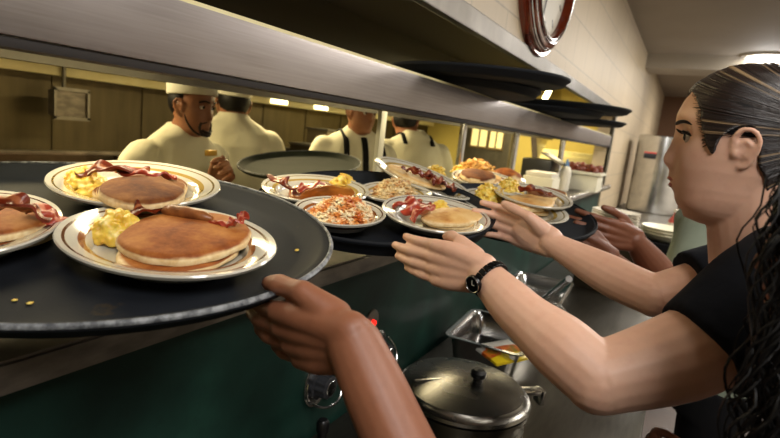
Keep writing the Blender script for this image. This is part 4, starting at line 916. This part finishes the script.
# watch
ax = (elL - wrL).normalized(); wc = wrL + ax * .012
rot = ax.to_track_quat('Z', 'Y').to_matrix()
b = B()
for q in range(22):
    a = q / 22 * 2 * PI; pp = wc + rot @ V((math.cos(a) * .0285, math.sin(a) * .0275, 0)); rr2 = rot @ Matrix.Rotation(a, 3, 'Z')
    m4 = Matrix.Translation(pp) @ rr2.to_4x4() @ Matrix.Diagonal((.0035, .0072, .011, 1)); g_ = bmesh.ops.create_cube(b, size=1); bmesh.ops.transform(b, matrix=m4, verts=g_['verts'])
tt = thing('wristwatch', 'black link watch on the woman\'s left wrist', 'watch', wc); obj('bracelet', b, 'watch_black', tt, world=True, bevel=.001)
toC = (U(478, 296, .70) - wc); toC = (toC - ax * toC.dot(ax)).normalized(); fr = toC.to_track_quat('Z', 'Y').to_matrix(); fp = wc + toC * .031
mwf = wm(tt).inverted() @ Matrix.Translation(fp) @ fr.to_4x4()
b = B(); lathe(b, [(.001, -.003), (.0125, -.003), (.0135, 0), (.0125, .003), (.0105, .0035), (.001, .0035)], 32); cs = obj('watch_case', b, 'watch_black', tt, mw=mwf)
b = B(); torus(b, (0, 0, .0032), .0118, .0011); obj('bezel', b, 'wire_chrome', cs)
b = B(); box(b, (0, .003, .0038), (.0008, .007, .0004)); box(b, (.002, 0, .0038), (.005, .0008, .0004)); obj('watch_hand', b, 'dial_white', cs, smooth=False)

# ------------------------------------------------------------------ brown arm holding the near tray
wrB = U(354, 343, .50); elB = U(420, 490, .455)
pa = thing('person', 'bare brown forearm and hand gripping the edge of the large near tray', 'person', elB)
b = B(); limb(b, [wrB, wrB * .55 + elB * .45, elB], [.0272, .031, .0335]); limb(b, [elB, elB + V((.02, -.12, -.05)), elB + V((.09, -.26, .02))], [.041, .046, .052])
XB = (U(243, 330, .60) - wrB).normalized(); 
gripT = U(292, 286, .495)
BB = (C0 - wrB).normalized() + V((0, 0, -1.2))
hand(b, wrB + XB * .004, XB, (U(330, 240, .5) - U(340, 336, .5)).normalized() * .8 + (C0 - wrB).normalized() * .45, BB, 1.0, curl=((.25, .3, .2), (.2, .25, .2), (.15, .25, .2), (.15, .25, .2)), thumb=((.70, .72, -.1), (.93, .15, .1), (.93, -.1, .25)), spread=.0)
obj('body', b, 'skin_brown', pa, world=True, remesh=.0026, sm=7)
b = B(); limb(b, [elB + V((.065, -.21, -.01)), elB + V((.12, -.32, .05))], [.062, .08]); obj('sleeve', b, 'black_cotton', pa, world=True, remesh=.006)

# ------------------------------------------------------------------ server in grey green shirt holding the far tray
sx_ = U(712, 250, 1.75)
pg = thing('person', 'server in grey green shirt behind the woman, holding the far tray with both hands', 'person', (1.75, -.28, 0))
hx = U(711, 152, 1.75); b = B(); head(b, PROF, hx + V((0, 0, 0)), 0); limb(b, [hx + V((0, -.07, -.05)), hx + V((0, -.08, -.2))], [.055, .06])
s1 = V((hx.x - .17, hx.y - .02, hx.z - .24)); s2 = V((hx.x + .17, hx.y - .02, hx.z - .24))
wA = U(634, 240, 1.42); eA = U(680, 300, 1.50); limb(b, [s1, eA], [.05, .045]); limb(b, [eA, (eA + wA) / 2, wA], [.045, .044, .028])
wB2 = U(608, 258, 1.36); eB2 = U(668, 312, 1.55); limb(b, [s2, eB2], [.05, .042]); limb(b, [eB2, (eB2 + wB2) / 2, wB2], [.042, .04, .027])
XA = (U(575, 224, 1.38) - wA).normalized()
hand(b, wA, XA, V((0, 0, 1)), (C0 - wA).normalized() + V((0, 0, -.6)), 1.0, curl=((.2, .3, .2),) * 4, thumb=((.8, .75, 0), (.95, .25, .1), (.95, .1, .2)), spread=.03)
hand(b, wB2, (U(548, 232, 1.36) - wB2).normalized(), V((0, 0, 1)), (C0 - wB2).normalized() + V((0, 0, -.8)), .98, curl=((.1, .2, .2),) * 4, thumb=((.8, .5, 0), (.95, .2, .1), (.95, .0, .1)), spread=.03)
obj('body', b, 'skin_deep', pg, world=True, remesh=.0032, sm=2)
b = B(); lx, ly = hx.x, hx.y - .035
loft(b, [ell((lx, ly - .12, .75), .17, .13), ell((lx, ly - .1, 1.0), .17, .13), ell((lx, ly - .04, hx.z - .34), .19, .13), ell((lx, ly, hx.z - .225), .18, .105), ell((lx, ly - .01, hx.z - .18), .12, .085), ell((lx, ly - .02, hx.z - .145), .07, .065)])
tube(b, spline([s1, s1 * .6 + eA * .4, s1 * .25 + eA * .75], 6), [.07, .068, .066, .064, .062, .060, .058], 20); tube(b, spline([s2, s2 * .6 + eB2 * .4, s2 * .25 + eB2 * .75], 6), [.07, .068, .066, .064, .062, .060, .058], 20)
ball(b, s1, .07); ball(b, s2, .07); obj('shirt', b, 'shirt_grey_green', pg, world=True, remesh=.007, sm=2)
b = B(); q = U(700, 246, 1.60); box(b, q, (.006, .05, .026), (0, 0, R(8)), .002); nt = obj('name_tag', b, 'badge_gold', pg, world=True)
b = B(); loft(b, [ell((lx, ly - .12, .78), .175, .135), ell((lx, ly - .12, .66), .18, .14)])
for s in (-1, 1): limb(b, [(lx + s * .09, ly - .12, .7), (lx + s * .09, ly - .12, .06)], [.09, .055])
obj('trousers', b, 'trouser_black', pg, world=True, remesh=.012)
b = B(); ball(b, hx + V((0, -.065, .025)), (.082, .1, .092)); obj('hair', b, 'hair_black', pg, world=True)

# ------------------------------------------------------------------ person at the right edge with long curly black hair
hf = U(802, 226, .47)
pc = thing('person', 'person at the right edge with long curly black hair hiding the face', 'person', (hf.x, hf.y - .1, 0))
b = B(); head(b, PROF, hf, R(6)); limb(b, [hf + V((0, -.07, -.05)), hf + V((0, -.09, -.2))], [.055, .06])
s3 = hf + V((-.05, -.16, -.27)); hq = U(716, 506, .55)
limb(b, [s3, hf + V((.03, -.22, -.45)), U(765, 540, .55), hq], [.05, .045, .036, .026])
hand(b, hq, (U(690, 488, .56) - hq), V((0, 0, 1)), C0 - hq, .6, curl=((.8, 1.1, .6),) * 4, thumb=((.7, .6, .3), (.9, .1, .4), (.8, -.1, .5)), spread=.02)
obj('body', b, 'skin_deep', pc, world=True, remesh=.0034, sm=2)
b = B(); loft(b, [ell(hf + V((-.06, -.26, -.72)), .13, .11), ell(hf + V((-.06, -.24, -.45)), .14, .10), ell(hf + V((-.04, -.18, -.28)), .12, .08), ell(hf + V((0, -.10, -.19)), .062, .062)]); obj('shirt', b, 'apron_black', pc, world=True, remesh=.01)
b = B(); rnd = random.Random(11)
ball(b, hf + V((0, -.072, .022)), (.088, .098, .095), None, 24)
hair2 = obj('hair', b, 'hair_curly', pc, world=True)
b = B()
for q in range(620):
    th = rnd.uniform(-.12, 1); x0 = -.085 + .05 * rnd.random(); y0 = .012 - .15 * th + rnd.uniform(-.01, .01)
    p = hf + V((x0 * .7, y0 * .8 - .01, .07 - .04 * abs(th - .4))); pts = [p]; L_ = rnd.uniform(.25, .42); ph = rnd.random() * 6; nn = 14
    for j in range(1, nn):
        f = j / nn; pts.append(hf + V((x0 - .03 * math.sin(f * 2.2) + .007 * math.sin(ph + f * 26), y0 + .012 * math.sin(f * 5 + ph) + .008 * math.cos(ph + f * 26) - .02 * f * (1 - 2 * th), .07 - L_ * f)))
    tube(b, spline(pts, 34), [rnd.uniform(.0006, .0014)] * 35, 5)
obj('curl', b, 'hair_black', hair2, world=True, kind='stuff')

# ------------------------------------------------------------------ cooks
def cook(hp_, yaw, label, tw=None, arms=(), lean=0., cap=True, beard=False, badge=None, straps=False, skinm='skin_latin', k=1.0, drop=.13):
    """hp_: eye-level head point; yaw: facing of the face (0 = +Y); tw: facing of the torso"""
    tw = yaw if tw is None else tw; Rz = Matrix.Rotation(tw, 3, 'Z'); H = V(hp_)
    ft = V((H.x, H.y, 0)) - Rz @ V((0, .05 + lean, 0)); t = thing('person', label, 'person', ft)
    b = B(); head(b, PROF, H, yaw, k); Ry = Matrix.Rotation(yaw, 3, 'Z')
    for s in (-1, 1): ear(b, H + Ry @ V((s * .069, -.06, -.012)), yaw, s)
    nb = H + Rz @ V((0, -.09 - lean * .2, -drop)); limb(b, [H + Ry @ V((0, -.07, -.06)), nb], [.056, .06])
    shs = [nb + Rz @ V((s * .18, -.01, -.075)) for s in (-1, 1)]; ends = []
    for s, sh in zip((-1, 1), shs):
        el = sh + Rz @ V((s * .08, .02, -.27)); wr = el + Rz @ V((-s * .04, .22, .0))
        for (ss, e_, w_) in arms:
            if ss == s: el, wr = V(e_), V(w_)
        limb(b, [sh, el], [.05, .042]); limb(b, [el, (el + wr) / 2, wr], [.042, .038, .028]); X = (wr - el).normalized(); ends.append((sh, el, wr))
        Zb = X.cross(V((0, 0, 1))) * s; Zb = V((0, 0, .4)) + Rz @ V((s * .8, 0, 0))
        hand(b, wr, X, Rz @ V((-s * .3, 0, .9)), Zb, 1.0, curl=((.6, .8, .5),) * 4, thumb=((.9, .3, .3), (.9, .1, .3), (.9, 0, .4)), spread=.02)
    obj('body', b, skinm, t, world=True, remesh=.005, sm=2)
    b = B(); base = ft.copy(); nn = nb
    def rg(z, off, rx, ry): c = V((ft.x, ft.y, z)) + Rz @ V((0, off, 0)); return [c + Rz @ (p - c) for p in ell(c, rx, ry)]
    zs = shs[0].z; dl = (nb - ft); off = (Rz.inverted() @ dl).y
    loft(b, [rg(.82, 0, .20, .15), rg(1.0, off * .3, .19, .15), rg(zs - .12, off * .8, .225, .15), rg(zs - .02, off * .95, .225, .125), rg(zs + .04, off * .98, .185, .10), rg(zs + .075, off, .14, .088), rg(zs + .10, off, .095, .078), rg(zs + .118, off + .008, .068, .068), rg(zs + .13, off + .012, .064, .064)])
    for sh, el, wr in ends:
        roll = el * .35 + wr * .65; tube(b, spline([sh, el, roll], 12), [.069, .070, .071, .070, .068, .066, .064, .062, .059, .056, .054, .052, .050], 22); ball(b, sh + V((0, 0, -.004)), .068, seg=20)
    for v in b.verts: v.co += V((noise.noise(v.co * 9), noise.noise(v.co * 9 + V((5, 0, 0))), noise.noise(v.co * 9 + V((0, 9, 0))))) * .013 + V((noise.noise(v.co * 24), noise.noise(v.co * 24 + V((3, 0, 0))), 0)) * .006
    jk = obj('jacket', b, 'chef_cotton', t, world=True, remesh=.009, sm=2)
    b = B()
    for s in (-1, 1): limb(b, [ft + Rz @ V((s * .1, 0, .84)), ft + Rz @ V((s * .1, .02, .45)), ft + Rz @ V((s * .1, 0, .06))], [.105, .075, .06])
    obj('trousers', b, 'trouser_black', t, world=True, remesh=.015)
    b = B(); hm = Matrix.Translation(H) @ Matrix.Rotation(yaw, 4, 'Z')
    q = bmesh.ops.create_uvsphere(b, u_segments=28, v_segments=14, radius=1); bmesh.ops.transform(b, matrix=hm @ Matrix.Translation((0, -.068, .018)) @ Matrix.Diagonal((.078, .088, .088, 1)), verts=q['verts'])
    inv = hm.inverted(); kill = [v for v in b.verts if (lambda l: (l.y > -.035 and l.z < .06) or l.z < -.055 - .3 * (l.y + .1) or (l.z < .0 and l.y > -.055))(inv @ v.co)]
    bmesh.ops.delete(b, geom=kill, context='VERTS'); hh = obj('hair', b, 'hair_black', t, world=True); so = hh.modifiers.new('t', 'SOLIDIFY'); so.thickness = .006
    if cap:
        b = B(); lathe(b, [(.084, .0), (.087, .004), (.086, .05), (.080, .072), (.05, .080), (.001, .082)], 40, 1., 1.12); bmesh.ops.transform(b, matrix=hm @ Matrix.Translation((0, -.062, .038)) @ Matrix.Rotation(R(4), 4, 'X'), verts=b.verts)
        cp = obj('cap', b, 'chef_cap_cotton', t, world=True); so = cp.modifiers.new('t', 'SOLIDIFY'); so.thickness = .003
    for s in (-1, 1):
        b = B(); ball(b, hm @ V((s * .031, .0025, -.002)), .0105, seg=14); e = obj('eye', b, 'eye_white', t, world=True)
        b = B(); ball(b, hm @ V((s * .031, .0115, -.003)), (.0055, .0045, .0055), seg=10); obj('iris', b, 'iris_dark', e, world=True)
        b = B(); tube(b, spline([hm @ V((s * .05, .004, .014)), hm @ V((s * .034, .019, .020)), hm @ V((s * .014, .026, .016))], 8), .003, 8); obj('eyebrow', b, 'hair_black', t, world=True)
        b = B(); tube(b, spline([hm @ V((s * .045, .004, .003)), hm @ V((s * .032, .0165, .0065)), hm @ V((s * .018, .014, .002))], 8), .0022, 8); obj('eyelid', b, skinm, t, world=True)
    if beard:
        b = B(); tube(b, spline([hm @ V((x, .014 - 14 * x * x, -.0545 - abs(x) * .35)) for x in np.linspace(-.028, .028, 9)], 16), .0034, 8)
        tube(b, spline([hm @ V((s_ * .001 + x, .0165 - 13 * x * x, -.098 + 12 * x * x)) for s_ in (1,) for x in np.linspace(-.026, .026, 11)], 20), .006, 8)
        tube(b, spline([hm @ V((x, .010 - 10 * x * x, -.108 + 6 * x * x)) for x in np.linspace(-.026, .026, 9)], 16), .007, 8)
        for s in (-1, 1):
            tube(b, spline([hm @ V((s * .030, .004, -.06)), hm @ V((s * .034, .000, -.08)), hm @ V((s * .028, .002, -.10))], 8), .005, 8)
            tube(b, spline([hm @ V((s * .066, -.045, -.02)), hm @ V((s * .062, -.040, -.055)), hm @ V((s * .048, -.022, -.09)), hm @ V((s * .028, -.002, -.108))], 12), .0038, 8)
        obj('beard', b, 'beard_brown', t, world=True)
    if badge is not None:
        b = B(); box(b, badge, (.05, .012, .02), (0, 0, tw), .003); obj('name_badge', b, 'badge_gold', jk, world=True)
    if straps:
        b = B()
        for s in (-1, 1):
            tube(b, spline([nb + Rz @ V((s * .09, -.10, -.03)), nb + Rz @ V((s * .09, -.02, .028)), nb + Rz @ V((s * .10, .075, -.01)), nb + Rz @ V((s * .11, .125, -.08)), nb + Rz @ V((s * .115, .165, -.22)), nb + Rz @ V((s * .11, .17, -.40))], 20), .016, 8, flat=.3, up=Rz @ V((0, 1, .2)))
        tube(b, spline([nb + Rz @ V((-.0, .085, .0)), nb + Rz @ V((0, .125, -.08)), nb + Rz @ V((0, .165, -.26))], 10), .018, 8, flat=.35, up=Rz @ V((0, 1, .2)))
        obj('apron_strap', b, 'apron_black', t, world=True)
        b = B(); loft(b, [rg(.5, off * .2, .23, .175), rg(.85, off * .3, .225, .175), rg(zs - .30, off * .6, .225, .175), rg(zs - .24, off * .72, .222, .172)]); obj('apron', b, 'apron_black', t, world=True)
    return t
trl = TC + V((-.27, -.07, .0))
h1 = U(206, 107, 2.0)
cook(h1, R(180 + 14), 'cook with goatee, white cap and gold badge, looking down behind the plates', tw=R(180 + 8), arms=((-1, U(190, 204, 1.93), U(216, 180, 1.80)),), lean=.10, beard=True, badge=U(211, 153, 1.80))
h2 = U(229, 103, 2.55)
cook(h2, R(-25), 'cook in white jacket and cap with back turned, behind the bearded cook', tw=R(-25), lean=.02, drop=.10)
h3 = U(369, 113, 2.7)
cook(h3, R(165), 'cook in white jacket with black apron straps behind the white post', tw=R(150), lean=.12, straps=True, cap=True)
h4 = U(409, 122, 3.3)
cook(h4, R(-80), 'cook in white jacket turned away, right of the white post', tw=R(-40), lean=.1, straps=True, cap=False, drop=.10)

# ================================================================== LIGHT
def area(name, loc, target, size, power, col=(1, 1, 1), sy=None):
    l = bpy.data.lights.new(name, 'AREA'); l.energy = power; l.color = col; l.size = size
    if sy: l.shape = 'RECTANGLE'; l.size_y = sy
    o = bpy.data.objects.new(name, l); COL.objects.link(o); o.location = loc
    o.rotation_euler = (V(target) - V(loc)).to_track_quat('-Z', 'Y').to_euler(); return o
warm = (1, .80, .42)
for x in (.6, 2.4, 4.2): area('kitchen_light', (x, 2.25, 1.9), (x, 1.9, 0), .9, 34, warm, .4)
area('kitchen_light_far', (5.8, 1.8, 2.2), (5.8, 1.8, 0), .9, 75, (1, .84, .42))
for x in (.6, 1.9, 3.2, 4.3): area('heat_lamp_glow', (x, .84, 1.58), (x, .80, 1.2), .65, 1.5, (1, .84, .6), .06)
for x, pw in ((.8, 24), (3.2, 46), (5.2, 70), (8.5, 80)): area('aisle_light', (x, -.9, 2.58), (x, -.9, 0), .8, pw, (1, .94, .86), .8)
area('flash_bounce', (-.35, -.55, 2.35), (1.0, .6, 1.2), .5, 17, (1, .97, .94))
pl = bpy.data.lights.new('recessed', 'POINT'); pl.energy = 14; pl.shadow_soft_size = .12; po = bpy.data.objects.new('recessed_bulb', pl); COL.objects.link(po); po.location = (rl.x, rl.y, 2.5)
w = bpy.data.worlds.new('world'); SC.world = w; w.use_nodes = True; w.node_tree.nodes['Background'].inputs[0].default_value = (.5, .47, .42, 1); w.node_tree.nodes['Background'].inputs[1].default_value = .15
SC.view_settings.view_transform = 'Standard'; SC.view_settings.look = 'None'; SC.view_settings.exposure = 0.0; SC.view_settings.gamma = 1
